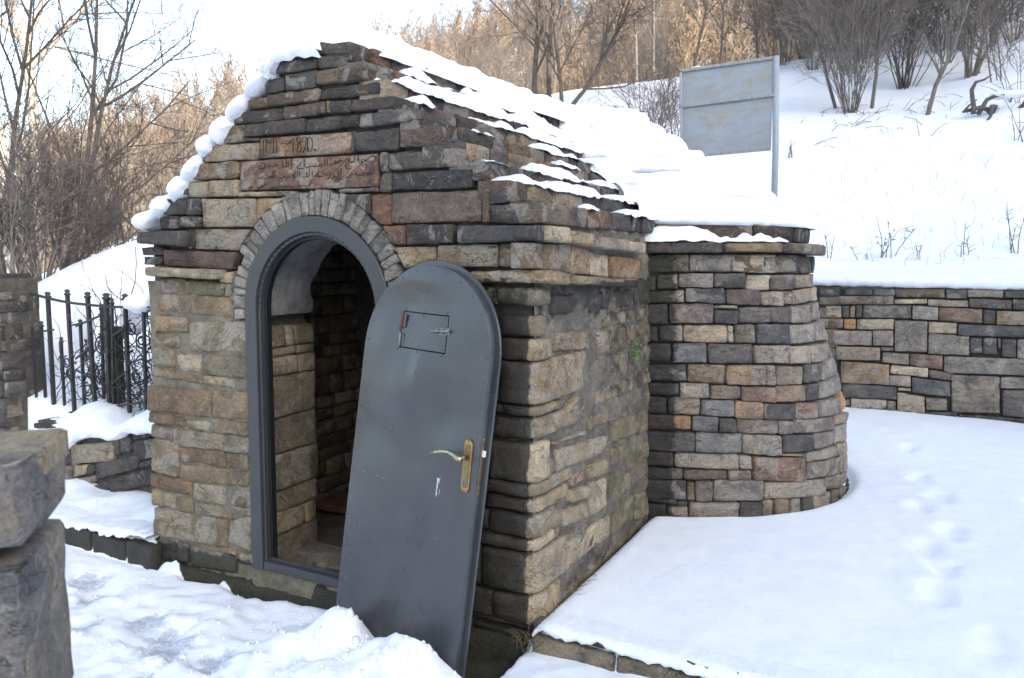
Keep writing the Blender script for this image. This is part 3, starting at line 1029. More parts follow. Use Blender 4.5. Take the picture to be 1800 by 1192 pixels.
def ground_height(x, y):
    x, y = np.asarray(x, float), np.asarray(y, float)
    # trodden path in front
    pz = path_z(x)
    lump = .060 * fbm(x / .42, y / .36, 3, 4, .55) + .055 * (np.abs(fbm(x / .2, y / .17, 11, 3, .55)) - .1) + .018 * fbm(x / .07, y / .06, 5, 2)
    pz = pz + lump * (1 - .65 * sstep(-.5, -.2, y))
    for (mx, my, h, s) in MOUND:
        pz = pz + h * np.exp(-(((x - mx) ** 2 + ((y - my) * 1.15) ** 2) / (s * s)) ** 1.3)
    heap = np.exp(-(((x + .5) / .75) ** 2 + ((y + .5) / .28) ** 2))
    pz = pz + heap * (.060 * (np.abs(fbm(x / .17, y / .14, 81, 3, .55)) - .14) + .020 * fbm(x / .07, y / .06, 83, 2))
    for (sx, sy, s) in SLUSH:
        pz = pz - .045 * np.exp(-((x - sx) ** 2 + (y - sy) ** 2) / (s * s))
    # bare wet ground right behind the leaning door
    under = sstep(-.52, -.40, y) * sstep(-1.1, -.95, x) * sstep(.03, -.06, x)
    gap = np.clip(sstep(-.13, -.05, y + .10 * fbm(x / .34, y * 0, 31, 4)) * sstep(-2.62, -2.5, x) * sstep(.1, 0.02, x), 0, 1)
    behind = sstep(-.235 - .208 * (x + .97) - .02, -.235 - .208 * (x + .97) + .05, y) * sstep(-1.0, -.9, x) * sstep(.02, -.05, x)
    pz = pz * (1 - behind) + (path_z(x) - .06 + .02 * fbm(x / .1, y / .1, 41)) * behind
    # snow-covered platform either side of the house
    tz = np.where(x > -1.3, .045, -.035) + .018 * fbm(x / .9, y / .9, 21, 3) + .004 * fbm(x / .12, y / .12, 23, 2)
    tz = tz + .05 * sstep(3.5, 6, y) * sstep(-1, 1, x)
    left = sstep(-2.4, -2.7, x)
    tz = tz + left * (.05 * sstep(.0, .42, y) + .10 * sstep(-3.1, -2.65, x) * sstep(.05, .4, y) + .03 * fbm(x / .22, y / .22, 44, 3))
    for (fx, fy) in FEET:
        wob = 1 + .5 * fbm(x / .09, y / .09, 88, 2)
        tz = tz - .026 * np.exp(-((((x - fx) / .075) ** 2 + ((y - fy) / .15) ** 2) * wob) ** 1.5) + .010 * np.exp(-(((x - fx) / .15) ** 2 + ((y - fy) / .22) ** 2)) * wob
    # snow shrinks back from the warm wall
    dw = np.where((y < 1.8), np.abs(x), 9)
    tz = tz - .07 * np.exp(-((x - .0) / .05) ** 2) * (y > -.05) * (y < 1.7)
    ra = np.hypot(x - ARCH_BOT[0], y - ARCH_BOT[1]) - ARCH_BOT[2]
    tz = tz - .05 * np.exp(-(ra / .05) ** 2) * (x > -.3)
    edge = -.055 + .012 * fbm(x / .13, x * 0, 51, 3)
    k = sstep(edge - .022, edge + .022, y)
    ykern = tz - .035 * np.exp(-((y - edge) / .06) ** 2)
    z = pz * (1 - k) + ykern * k
    # inside the house footprint the floor lies lower
    inside = sstep(-2.60, -2.54, x) * sstep(.0, -.05, x) * sstep(.02, .06, y) * (y < 6)
    z = z * (1 - inside) + (-.34) * inside
    front = gap * (1 - inside) * (x < -.02)
    z = z - .11 * front
    # natural ground outside the yard
    hz = hill(x, y) + .05 * fbm(x / 1.6, y / 1.6, 61, 4) + .02 * fbm(x / .4, y / .4, 67, 3)
    far = np.hypot(x - 1.5, y + 3.2)
    hz = hz + sstep(25, 45, far) * 1.2 * fbm(x / 9, y / 9, 71, 4)
    out_r = (y > 6.05) & (x > -3.0)
    out_l = (y > .62) & (x <= -3.0)
    k2 = np.where(out_r | out_l, 1.0, 0.0)
    k2 = np.maximum(k2, sstep(-4.9, -5.6, x) * sstep(-1.2, .2, y))
    k2 = np.maximum(k2, sstep(5, 8, np.hypot(np.maximum(np.abs(x - .2) - 2.5, 0), np.maximum(-y - 3.5, 0))))
    return z * (1 - k2) + hz * k2, front * (1 - k2), k2


def axis_nodes(a, b, step, lo, hi, g=1.065):
    c = list(np.arange(a, b + 1e-6, step))
    s, x = step, b
    while x < hi:
        s *= g
        x += s
        c.append(x)
    s, x, pre = step, a, []
    while x > lo:
        s *= g
        x -= s
        pre.append(x)
    return np.array(pre[::-1] + c)


gx = axis_nodes(-4.2, 3.2, .025, -190, 150, 1.085)
gy = axis_nodes(-1.7, 6.3, .025, -150, 190, 1.085)
GX, GY = np.meshgrid(gx, gy)
GZ, GF, GK = ground_height(GX, GY)
nx, ny = len(gx), len(gy)
gv = np.stack([GX.ravel(), GY.ravel(), GZ.ravel()], 1)
ii = np.arange(nx * ny).reshape(ny, nx)
gf = np.stack([ii[:-1, :-1].ravel(), ii[:-1, 1:].ravel(), ii[1:, 1:].ravel(), ii[1:, :-1].ravel()], 1)
ground = mesh_obj('ground', gv, gf.tolist(), M_GROUND)
tag(ground, 'snow covered ground with trodden path and hillside', None, None, 'structure')
sl = np.zeros_like(GX)
for (sx, sy, s) in SLUSH:
    sl = np.maximum(sl, .85 * np.exp(-(((GX - sx) ** 2 + (GY - sy) ** 2) / (s * s))))
set_attr(ground, 'slush', sl.ravel())
so = np.clip(GF * 1.2, 0, 1)
so = np.maximum(so, .95 * np.exp(-((GX - .012) / .035) ** 2) * (GY > -.03) * (GY < 1.5))
rr = np.hypot(GX - ARCH_BOT[0], GY - ARCH_BOT[1]) - ARCH_BOT[2]
so = np.maximum(so, .75 * np.exp(-((rr - .0) / .03) ** 2) * (GX > -.3) * (GY < 4))
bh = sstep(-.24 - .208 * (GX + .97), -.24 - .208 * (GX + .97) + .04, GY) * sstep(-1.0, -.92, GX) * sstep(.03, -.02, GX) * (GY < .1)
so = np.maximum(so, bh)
so = np.maximum(so, (GX > -2.6) * (GX < 0) * (GY > 0) * (GY < 6))
set_attr(ground, 'soil', so.ravel())
far = np.hypot(GX - 1.5, GY + 3.2)
set_attr(ground, 'litter', (sstep(24, 34, far + .25 * GX * 0) * .66 * sstep(20, 0, GX) + .0).ravel())


def gz(x, y):
    return float(ground_height(np.array([x]), np.array([y]))[0][0])


# ------------------------------------------------------------------ masonry
def s_wrap(s, z, d=0.0):
    """Front face (s<0 is X) turning the near corner into the side face (s>0 is Y)."""
    r = .05
    if s <= -r:
        return Vector((s, -d, z))
    if s >= r:
        return Vector((d, s, z))
    a = (s + r) / (2 * r) * math.pi / 2
    return Vector((-r + (r + d) * math.sin(a), r - (r + d) * math.cos(a), z))


def s_front(s, z, d=0.0):
    return Vector((s, -d, z))


def s_side(s, z, d=0.0):
    return Vector((d, s, z))


def s_apse(th, z, d=0.0):
    x, y, r = apse_c(z)
    r = r + d
    if th < 0:
        return Vector((x + th * r, y - r, z))
    return Vector((x + r * math.sin(th), y - r * math.cos(th), z))


def plane_surf(o, ux, n):
    o, ux, n = Vector(o), Vector(ux).normalized(), Vector(n).normalized()
    return lambda s, z, d=0.0: Vector((o.x, o.y, 0)) + ux * s + n * d + Vector((0, 0, z))


AC = (-1.262, 1.412)           # centre of the door arch


def push_arch(rad):
    def f(s, z):
        if z < AC[1]:
            if z > -.1 and abs(s - AC[0]) < rad - .09 and s < AC[0]:
                return AC[0] - (rad - .09), z
            return s, z
        dx, dz = s - AC[0], z - AC[1]
        d = math.hypot(dx, dz)
        if d < rad:
            k = rad / max(d, 1e-3)
            return AC[0] + dx * k, AC[1] + dz * k
        return s, z
    return f


def no_wet(p):
    return 0.0, 0.0


def stone(quad, surf, col, parent, name='stone', proud=.014, depth=.07, old=False, gap=.003, wet=no_wet, clip=None, rough=None,
          edge=None, res=.032, us=1.0, label=None, jit=None, gain=1.0, desat=0.0):
    """One stone: an uneven, chipped block between four corners (TL TR BR BL in wall coordinates)."""
    q = [list(p) for p in quad]
    w = (abs(q[1][0] - q[0][0]) + abs(q[2][0] - q[3][0])) / 2 * us
    h = (abs(q[0][1] - q[3][1]) + abs(q[1][1] - q[2][1])) / 2
    if w < .008 or h < .006:
        return None
    g = min(gap, w * .2, h * .2)
    nu = max(4, min(14, int(w / res) + 3))
    nv = max(4, min(9, int(h / res) + 3))
    b = min(.006 if not old else .012, w * .2, h * .2)
    def nodes(n, L):
        e = b / L
        return [0, e] + [e + (1 - 2 * e) * i / (n - 2) for i in range(1, n - 2)] + [1 - e, 1]
    un, vn = nodes(nu, w), nodes(nv, h)
    if jit is None:
        jit = .005 if not old else .007
    amp = rough if rough is not None else (.007 if not old else .006)
    drop = edge if edge is not None else (.006 if not old else .008)
    ox, oy, oz = rng.uniform(0, 90), rng.uniform(0, 90), rng.uniform(0, 90)
    tilt_u, tilt_v = rng.uniform(-.005, .005), rng.uniform(-.005, .005)
    if proud is None:           # a dressed, flat-faced slab
        pr, tilt_u, tilt_v = .0245, 0, 0
    else:
        pr = proud + rng.uniform(-.006, .007)
    V, W = [], []
    gu, gv_ = g / w, g / h
    def place(u, v, d, skip=False):
        uu = gu + u * (1 - 2 * gu)
        vv = gv_ + v * (1 - 2 * gv_)
        s = (q[0][0] * (1 - uu) + q[1][0] * uu) * (1 - vv) + (q[3][0] * (1 - uu) + q[2][0] * uu) * vv
        z = (q[0][1] * (1 - uu) + q[1][1] * uu) * (1 - vv) + (q[3][1] * (1 - uu) + q[2][1] * uu) * vv
        # ragged outline
        js = pn(s * us + ox, z + oy, 1.7, 16) * jit + pn(s * us + ox, z + oy, 4.7, 45) * jit * .45
        jz = pn(s * us + oy, z + ox, 7.7, 16) * jit + pn(s * us + oy, z + ox, 9.7, 45) * jit * .45
        s += js / us
        z += jz
        if clip:
            s, z = clip(s, z)
        p = surf(s, z, d)
        V.append(p)
        W.append(wet(p))
    cr = min(.02, .25 * min(w, h))
    for j, v in enumerate(vn):
        for i, u in enumerate(un):
            eu, ev = (u in (0, 1)), (v in (0, 1))
            uu, vv = u, v
            if eu and ev:       # knock the corner off
                uu = u + (cr * .35 / w if u == 0 else -cr * .35 / w)
                vv = v + (cr * .35 / h if v == 0 else -cr * .35 / h)
            d = pr + tilt_u * (u - .5) * 2 + tilt_v * (v - .5) * 2
            x, y = u * w, v * h
            n = pn(x + ox, y + oy, oz, 7) * 1.2 + pn(x + ox, y + oy, oz, 17) * .8 + (abs(pn(x + ox, y * 1.6 + oy, oz + 3, 26)) - .25) * (.9 if not old else .4)
            d += n * amp
            if eu or ev:
                d -= drop * (1 + .5 * pn(x + oy, y + oz, ox, 30))
            place(uu, vv, d)
    F = []
    for j in range(nv):
        for i in range(nu):
            a = j * (nu + 1) + i
            F.append((a, a + nu + 1, a + nu + 2, a + 1))
    nu1 = nu + 1
    ring = [i for i in range(nu1)] + [j * nu1 + nu for j in range(1, nv + 1)] + [nv * nu1 + i for i in range(nu - 1, -1, -1)] + [j * nu1 for j in range(nv - 1, 0, -1)]
    base = len(V)
    for k in ring:
        j, i = divmod(k, nu1)
        place(un[i], vn[j], -depth)
    n = len(ring)
    for k in range(n):
        F.append((ring[k], ring[(k + 1) % n], base + (k + 1) % n, base + k))
    o = mesh_obj(name, V, F, M_OLD if old else M_STONE, parent, True, center=True)
    cc_ = pal(col) if isinstance(col, str) else col
    if desat:
        lum = sum(cc_[:3]) / 3
        cc_ = tuple(a * (1 - desat) + lum * t_ * desat for a, t_ in zip(cc_[:3], (1.06, 1.0, .92))) + (cc_[3],)
    if old:
        cc_ = tuple(a * .60 + b_ * .40 for a, b_ in zip(cc_[:3], (.172, .142, .086))) + (cc_[3],)
    o.color = tuple(v * gain for v in cc_[:3]) + (cc_[3],)
    if wet is not no_wet:
        set_attr(o, 'wet', [a for a, _ in W])
        set_attr(o, 'moss', [a for _, a in W])
    if label:
        o['label'] = label
    return o


def table(txt):
    out = []
    for l in txt.strip().splitlines():
        a = l.split()
        v = [int(t) / 1000 for t in a[:8]]
        out.append(([(v[0], v[1]), (v[2], v[3]), (v[4], v[5]), (v[6], v[7])], a[8]))
    return out


def courses(s0, s1, z0, z1, hr=(.08, .14), lr=(.12, .34), seed=1, us=1.0):
    r = random.Random(seed)
    z = z0
    while z < z1 - .03:
        h = min(r.uniform(*hr), z1 - z)
        if z1 - z - h < .045:
            h = z1 - z
        s = s0
        while s < s1 - 1e-4:
            w = r.uniform(*lr) / us
            if s1 - s - w < lr[0] * .5 / us:
                w = s1 - s
            e = r.uniform(-.006, .006)
            yield [(s, z + h), (s + w, z + h + e * 0), (s + w, z), (s, z)]
            s += w
        z += h


# ------------------------------------------------------------------ the house
HOUSE = empty('stone_house', (-1.28, .0, -.2))
tag(HOUSE, 'small dark stone house with stepped snowy gable roof, arched doorway and rounded rear tower', 'building')


def wall_wet_tone(p):
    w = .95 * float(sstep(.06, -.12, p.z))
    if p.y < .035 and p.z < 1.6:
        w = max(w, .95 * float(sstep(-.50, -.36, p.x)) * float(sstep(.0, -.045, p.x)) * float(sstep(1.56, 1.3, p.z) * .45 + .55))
    m = .55 * float(sstep(.05, -.1, p.z)) + .45 * math.exp(-((p.z - 1.5) / .07) ** 2) * (1 if p.x < -1.8 else 0)
    if p.x > -.1 and p.y > .05 and p.z < 1.57:
        m = max(m, .50 * float(sstep(.75, 1.25, p.y)), .40 * float(sstep(.45, .8, p.y) * sstep(.7, 1.1, p.z)))
        w = max(w, .70 * float(sstep(1.18, 1.48, p.z)), .48 * float(sstep(.55, .95, p.y) * sstep(.5, .9, p.z)), .42 * float(sstep(1.0, 1.5, p.y)))  # side face darkens towards its top and its rear
    return w, m


# cores (mortar and rubble behind the face stones)
def extrude_poly(poly, y0, y1):
    n = len(poly)
    V = [(x, y0, z) for x, z in poly] + [(x, y1, z) for x, z in poly]
    F = [tuple(range(n)), tuple(reversed(range(n, 2 * n)))]
    for i in range(n):
        j = (i + 1) % n
        F.append((i, i + n, j + n, j))
    return V, F


NST = 9
ZK = [1.835 + .1 * k for k in range(NST + 1)]
XR = [.03, -.13, -.29, -.43, -.56, -.69, -.80, -.92, -1.0, -1.06]
XL = [-2.50, -2.35, -2.21, -2.08, -1.96, -1.84, -1.70, -1.58, -1.46, -1.36]
poly = [(-2.56, -.4), (AC[0] - .47, -.4)]
poly += [(AC[0] - .47, AC[1])] + [(AC[0] + .47 * math.cos(a), AC[1] + .47 * math.sin(a)) for a in np.linspace(math.pi, 0, 25)[1:-1]] + [(AC[0] + .47, AC[1]), (AC[0] + .47, -.4)]
poly += [(-.035, -.4), (-.035, 1.82)]
for k in range(NST):
    poly += [(XR[k] - .06, ZK[k] + (.001 if k else -.01)), (XR[k] - .06, ZK[k + 1])]
for k in reversed(range(NST)):
    poly += [(XL[k] + .06, ZK[k + 1]), (XL[k] + .06, ZK[k] + .001)]
poly += [(-2.535, 1.82), (-2.535, 1.56)]
V, F = extrude_poly(poly, .034, .42)
front = mesh_obj('front_wall', V, F, M_MORTAR, HOUSE, False)

clip_v = push_arch(.605)
for q, c in table(FRONT):
    zc = sum(p[1] for p in q) / 4
    old = len(c) > 1
    near_arch = any(math.hypot(p[0] - AC[0], p[1] - AC[1]) < .75 for p in q) or (q[1][0] < AC[0] and q[1][0] > AC[0] - .6 and zc < 1.5)
    stone(q, s_wrap, c[0], front, proud=.022 if zc > 1.57 else .016, old=old, wet=wall_wet_tone, clip=clip_v if near_arch and zc > 1.3 else None,
          rough=.011 if (c[0] in 'dp' and not old) else None, gap=.0022 if not old else .0015)
# courses right of the doorway, half hidden by the leaning door leaf
rr_ = random.Random(3)
for q, c in table(CORNER):
    x0 = q[0][0]
    stone(q, s_wrap, c[0], front, proud=.024, old=True, wet=wall_wet_tone, gap=.003, rough=.009, edge=.014, gain=1.25)
    s = -.775
    while s < x0 - .02:
        e = s + rr_.uniform(.16, .34)
        if x0 - e < .1:
            e = x0
        stone([(s, q[0][1]), (e, q[0][1]), (e, q[3][1]), (s, q[3][1])], s_wrap, rr_.choice('bgdbt'), front, proud=.012, old=True, wet=wall_wet_tone, gap=.004)
        s = e
for q in courses(-.775, -.02, -.32, -.05, (.1, .14), (.2, .4), 9):
    stone(q, s_wrap, rr_.choice('dbd'), front, proud=.01, old=True, wet=wall_wet_tone)
for q in courses(-2.56, -1.75, -.33, -.13, (.1, .14), (.2, .4), 19):
    stone(q, s_wrap, rr_.choice('dbd'), front, proud=.0, old=True, wet=wall_wet_tone)

# lime pointing, nearly flush with the old lower courses
V, F = [], []
npx, npz = 70, 110
for j in range(npz + 1):
    for i in range(npx + 1):
        x_ = -2.545 + .80 * i / npx
        z_ = -.33 + 1.87 * j / npz
        V.append((x_, -.003 + .009 * pn(x_, 3, z_, 9) + .006 * pn(x_, 6, z_, 25), z_))
for j in range(npz):
    for i in range(npx):
        k = j * (npx + 1) + i
        F.append((k, k + 1, k + npx + 2, k + npx + 1))
mesh_obj('pointing', V, F, M_RENDER, front)

# plinth under the threshold
mb = MB()
n = 26
V, F = [], []
for j in range(8):
    for i in range(n + 1):
        x = -1.76 + 1.0 * i / n
        z = -.34 + .30 * j / 7
        V.append((x, -.012 + .014 * pn(x, 1, z, 9) + .008 * pn(x, 2, z, 30) + (.02 if j == 7 else 0), z))
for j in range(7):
    for i in range(n):
        a = j * (n + 1) + i
        F.append((a, a + 1, a + n + 2, a + n + 1))
V += [(-1.76, .4, -.03), (-.76, .4, -.03)]
F.append((7 * (n + 1), *[7 * (n + 1) + i for i in range(1, n + 1)], len(V) - 1, len(V) - 2))
pl = mesh_obj('threshold_plinth', V, F, M_RENDER, HOUSE)

# voussoirs
a = math.pi + .13
vr = random.Random(5)
while a > -.42:
    da = vr.uniform(.075, .135)
    deg = math.degrees(a - da / 2)
    thick = .078 + .05 * math.sin(max(0, min(math.pi, a - da / 2))) + vr.uniform(-.008, .016)
    r0, r1 = .482, .482 + thick
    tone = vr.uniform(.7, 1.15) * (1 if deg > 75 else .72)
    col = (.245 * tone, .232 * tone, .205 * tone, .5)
    def surf(s, z, d, a0=a, da_=da, r0_=r0):
        # s runs across the stone (0..1 of da), z outward from r0
        t = a0 - s * da_
        rad = r0_ + z
        return Vector((AC[0] + rad * math.cos(t), -d, AC[1] + rad * math.sin(t)))
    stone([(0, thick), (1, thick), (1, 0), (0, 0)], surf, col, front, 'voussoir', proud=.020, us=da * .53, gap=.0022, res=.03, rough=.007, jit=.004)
    a -= da

# cornice
for txt, sf, pr in ((CORN, s_front, .072), (SCORN, s_side, .082)):
    for q, c in table(txt):
        if sf is s_side and q[0][0] < 0:
            q = [(max(-.06, p[0]), p[1]) for p in q]
        stone(q, sf, c[0], HOUSE, 'cornice_stone', proud=pr, depth=.06, wet=wall_wet_tone, edge=.012, rough=.007, res=.028, gain=1.25)
for q, c in table(SFRIEZE):
    stone(q, s_side, c[0], HOUSE, 'frieze_stone', proud=.022, wet=wall_wet_tone, rough=.004, gain=1.25)

# side wall: rubble under old lime render, with the big quoins standing clear of it
V, F, W = [], [], []
nyy, nzz = 60, 66
for j in range(nzz + 1):
    for i in range(nyy + 1):
        y = -.0 + 1.72 * i / nyy
        z = -.35 + 2.2 * j / nzz
        d = .010 + .014 * pn(y, 3, z, 5) + .016 * pn(y, 5, z, 14) + .010 * pn(y, 7, z, 40) - .016 * max(0, pn(y, 9, z * 1.6, 11))
        if y < .06:
            d = -.03
        d *= float(sstep(.0, .35, y)) * .8 + .2
        p = Vector((d - .004, y, z))
        V.append(p)
        W.append(wall_wet_tone(p))
for j in range(nzz):
    for i in range(nyy):
        k = j * (nyy + 1) + i
        F.append((k, k + 1, k + nyy + 2, k + nyy + 1))
side = mesh_obj('side_wall', V, F, M_OLD, HOUSE)
side.color = (.145, .132, .106, .15)
set_attr(side, 'wet', [w * .8 for w, _ in W])
set_attr(side, 'moss', [m for _, m in W])
for q, c in table(SIDE):
    stone(q, s_side, c[0], side, proud=.022, old=True, wet=wall_wet_tone, gap=.004, edge=.012, rough=.008, gain=1.2)
sr = random.Random(12)
taken = [q for q, _ in table(SIDE)] + [q for q, _ in table(CORNER)]
for q in courses(.02, 1.66, -.1, 1.52, (.08, .17), (.14, .36), 33):
    cx, cz = (q[0][0] + q[1][0]) / 2, (q[0][1] + q[2][1]) / 2
    hit = False
    for t in taken:
        s0, s1 = min(p[0] for p in t), max(p[0] for p in t)
        z0, z1 = min(p[1] for p in t), max(p[1] for p in t)
        if q[0][0] < s1 - .01 and q[1][0] > s0 + .01 and q[3][1] < z1 - .01 and q[0][1] > z0 + .01:
            hit = True
    if not hit:
        stone(q, s_side, sr.choice('gbmtg'), side, proud=.012, old=True, wet=wall_wet_tone, gap=.005, rough=.010, edge=.016)

# roof: stepped courses, right-hand slope
roofv, rooff = extrude_poly([(XL[0] + .05, ZK[0] - .012), (XR[0] - .05, ZK[0] - .012)] + [p for k in range(NST) for p in ((XR[k] - .065, ZK[k] + .0005), (XR[k] - .065, ZK[k + 1] - .006))]
                            + [p for k in reversed(range(NST)) for p in ((XL[k] + .02, ZK[k + 1] - .006), (XL[k] + .02, ZK[k] + .0005))], .43, 3.1)
roof = mesh_obj('roof', roofv, rooff, M_MORTAR, HOUSE, False)
rrf = random.Random(21)


def roof_wet(p):
    return .25, .25 * max(0, pn(p.x, p.y, p.z, 2))


for k in range(NST):
    y = -.012 - rrf.uniform(0, .01)
    yend = 1.80 + (3.1 - 1.80) * k / (NST - 1)
    first = True
    while y < yend:
        w = rrf.uniform(.13, .36)
        if yend - y - w < .1:
            w = yend - y + .001
        z0, z1 = ZK[k], ZK[k + 1]
        xo = XR[k]
        def surf(s, z, d, xo_=xo):
            return Vector((xo_ + d, s, z))
        c = rrf.choice('dddpgbtrdg')
        if k == 6 and first:
            c = 'O'
        stone([(y, z1), (y + w, z1), (y + w, z0), (y, z0)], surf, c, roof, 'roof_stone', proud=.0, depth=.11 if not first else .16, rough=.010, wet=roof_wet, res=.04)
        first = False
        y += w
# ridge course
y = .10
while y < 3.0:
    w = rrf.uniform(.2, .4)
    def surf(s, z, d):
        return Vector((-1.07 + d, s, z))
    stone([(y, 2.748), (y + w, 2.748), (y + w, 2.690), (y, 2.690)], surf, rrf.choice('ddp'), roof, 'ridge_stone', proud=.0, depth=.5, rough=.01, res=.05)
    y += w

# round rear tower
def tower_plan(a, y0, r, xc, zz, n=18):
    """Right half of the plan as a polyline from the axis to behind, mirrored about the house axis."""
    pts = []
    right = [(-1.25, y0)] + [(xc + r * math.sin(t), y0 + r - r * math.cos(t)) for t in np.linspace(0, math.pi, n)] + [(-1.25, y0 + 2 * r)]
    left = [(-2.5 - x, y) for x, y in reversed(right[1:-1])]
    return right + left


V, F = [], []
levels = [-.4, 0, .35, .65, .95, 1.25, 1.55, 1.80]
for z in levels:
    x, y, r = apse_c(z)
    V += [(px, py, z) for px, py in tower_plan(0, y - r + .034, r - .034, x, z)]
npl = len(V) // len(levels)
for l in range(len(levels) - 1):
    for i in range(npl):
        j = (i + 1) % npl
        F.append((l * npl + i, l * npl + j, (l + 1) * npl + j, (l + 1) * npl + i))
F.append(tuple((len(levels) - 1) * npl + i for i in range(npl)))
tower = mesh_obj('tower_wall', V, F, M_MORTAR, HOUSE, False)


def tower_tone(p):
    near = float(sstep(.30, .02, p.x))
    return .75 * near + .5 * float(sstep(.06, -.04, p.z)) + .15, .45 * near + .35 * float(sstep(1.3, 1.6, p.z)) * float(sstep(.5, .1, p.x))  # darker and greener towards the house corner, darker at the base


seen = []
for q, c in table(APSE):
    q = [(min(max(p[0], .06), 1.72), p[1]) for p in q]
    if q[1][0] - q[0][0] < .02 and q[2][0] - q[3][0] < .02:
        continue
    if min(q[1][0], q[2][0]) > 1.60:      # stones that turn out of sight: give them their real length
        q[1], q[2] = (1.86, q[0][1] - .005), (1.86, q[3][1] - .005)
    stone(q, s_apse, c[0], tower, proud=.016, us=1.3, wet=tower_tone, rough=.009, gap=.0028, gain=1.55, desat=.36)
tr = random.Random(8)
for q in courses(1.9, 2.9, -.1, 1.6, (.1, .14), (.18, .34), 77, us=1.3):
    stone(q, s_apse, tr.choice('gdgbt'), tower, proud=.014, us=1.3, res=.06)
for q, c in table(APSLAB):
    q = [(p[0], max(1.705, min(1.79, p[1]))) for p in q]
    if q[0][0] > 1.25:
        q[1], q[2] = (1.62, q[1][1]), (1.62, q[2][1])
    stone(q, s_apse, c[0], HOUSE, 'cornice_stone', proud=.085, depth=.1, us=1.15, edge=.016, rough=.008, wet=roof_wet)
for t0 in np.arange(1.62, 2.9, .3):
    stone([(t0, 1.785), (t0 + .3, 1.785), (t0 + .3, 1.71), (t0, 1.71)], s_apse, 'g', HOUSE, 'cornice_stone', proud=.08, depth=.1, us=1.15)
# band between the slab and the wall head
for q in courses(.05, 2.9, 1.60, 1.705, (.1, .11), (.2, .4), 78, us=1.2):
    stone(q, s_apse, tr.choice('gmdb'), tower, proud=.012, us=1.2, wet=tower_tone)

# stepped tower roof
NR = 8


def ring(k, off=0.0):
    """Half-plan of roof ring k: (front y, right x, corner radius, z)."""
    f = k / NR
    y0 = 1.60 + 1.15 * f
    xr_ = .79 - 1.52 * f ** .88
    r = 1.06 - .62 * f
    return y0 - off, xr_ + off, r + off, 1.79 + .112 * k


def s_ring(k):
    y0, xr_, r, z = ring(k)
    xc = xr_ - r
    def f(s, z, d):
        rr2 = r + d
        if s < 0:
            return Vector((xc + s * r, y0 - d, z))
        if s > math.pi:
            return Vector((xc - (s - math.pi) * r, y0 + 2 * r + d, z))
        return Vector((xc + rr2 * math.sin(s), y0 + r - rr2 * math.cos(s), z))
    return f, r, xc


V, F = [], []
for k in range(NR):
    y0, xr_, r, z = ring(k, -.07)
    xc = xr_ - r
    pl_ = tower_plan(0, y0, r, xc, z)
    b0 = len(V)
    V += [(px, py, z - .02) for px, py in pl_] + [(px, py, z + .108) for px, py in pl_]
    m = len(pl_)
    for i in range(m):
        j = (i + 1) % m
        F.append((b0 + i, b0 + j, b0 + m + j, b0 + m + i))
    F.append(tuple(b0 + m + i for i in range(m)))
troof = mesh_obj('tower_roof', V, F, M_MORTAR, HOUSE, False)
for k in range(NR):
    sf, r, xc = s_ring(k)
    z = ring(k)[3]
    s = (-.12 - 1.1 * k / NR - xc) / r
    smax = 2.6
    while s < smax:
        w = tr.uniform(.22, .5)
        ww = w / r
        stone([(s, z + .108), (s + ww, z + .108), (s + ww, z), (s, z)], sf, tr.choice('dpdgtd'), troof, 'roof_stone', proud=.0, depth=.12, us=r, res=.06, wet=roof_wet, rough=.008)
        s += ww

# ------------------------------------------------------------------ carved stones
def strokes(txt):
    return [[tuple(int(t) / 1000 for t in p.split(',')) for p in l.split()] for l in txt.strip().splitlines()]


for (q, c), txt, colr, lab in zip(table(PLAQ), (CARVE1, CARVE2), ((.185, .112, .066, .45), (.170, .102, .072, .55)),
                                  ('brown sandstone carved with the date 1890', 'wide reddish sandstone carved with lines of Arabic script')):
    st = stone(q, s_front, colr, HOUSE, 'inscription_stone', proud=None, rough=.0012, res=.03, edge=.006, label=lab, jit=.003)
    mb = MB()
    for line in strokes(txt):
        # round the corners of each stroke
        P = [Vector((x, -.0262, z)) for x, z in line]
        for _ in range(2):
            if len(P) > 2:
                Q = [P[0]]
                for i in range(len(P) - 1):
                    Q += [P[i] * .75 + P[i + 1] * .25, P[i] * .25 + P[i + 1] * .75]
                P = Q + [P[-1]]
        mb.tube(P, .0020, 4)
    o = mb.build('engraving', M_INK)
    o['kind'] = 'stuff'
    o.parent = st
    pl_ = st.location + HOUSE.location
    o.location = -pl_

# ------------------------------------------------------------------ door frame and doorway
def arch_path(r, z0, n=28):
    """(x,z) from the left foot over the arch to the right foot, with outward normals."""
    P = [((AC[0] - r, z0), (-1, 0))]
    for k in range(1, 10):
        P.append(((AC[0] - r, z0 + (AC[1] - z0) * k / 10), (-1, 0)))
    for t in np.linspace(math.pi, 0, n):
        P.append(((AC[0] + r * math.cos(t), AC[1] + r * math.sin(t)), (math.cos(t), math.sin(t))))
    for k in range(9, -1, -1):
        P.append(((AC[0] + r, z0 + (AC[1] - z0) * k / 10), (1, 0)))
    return P


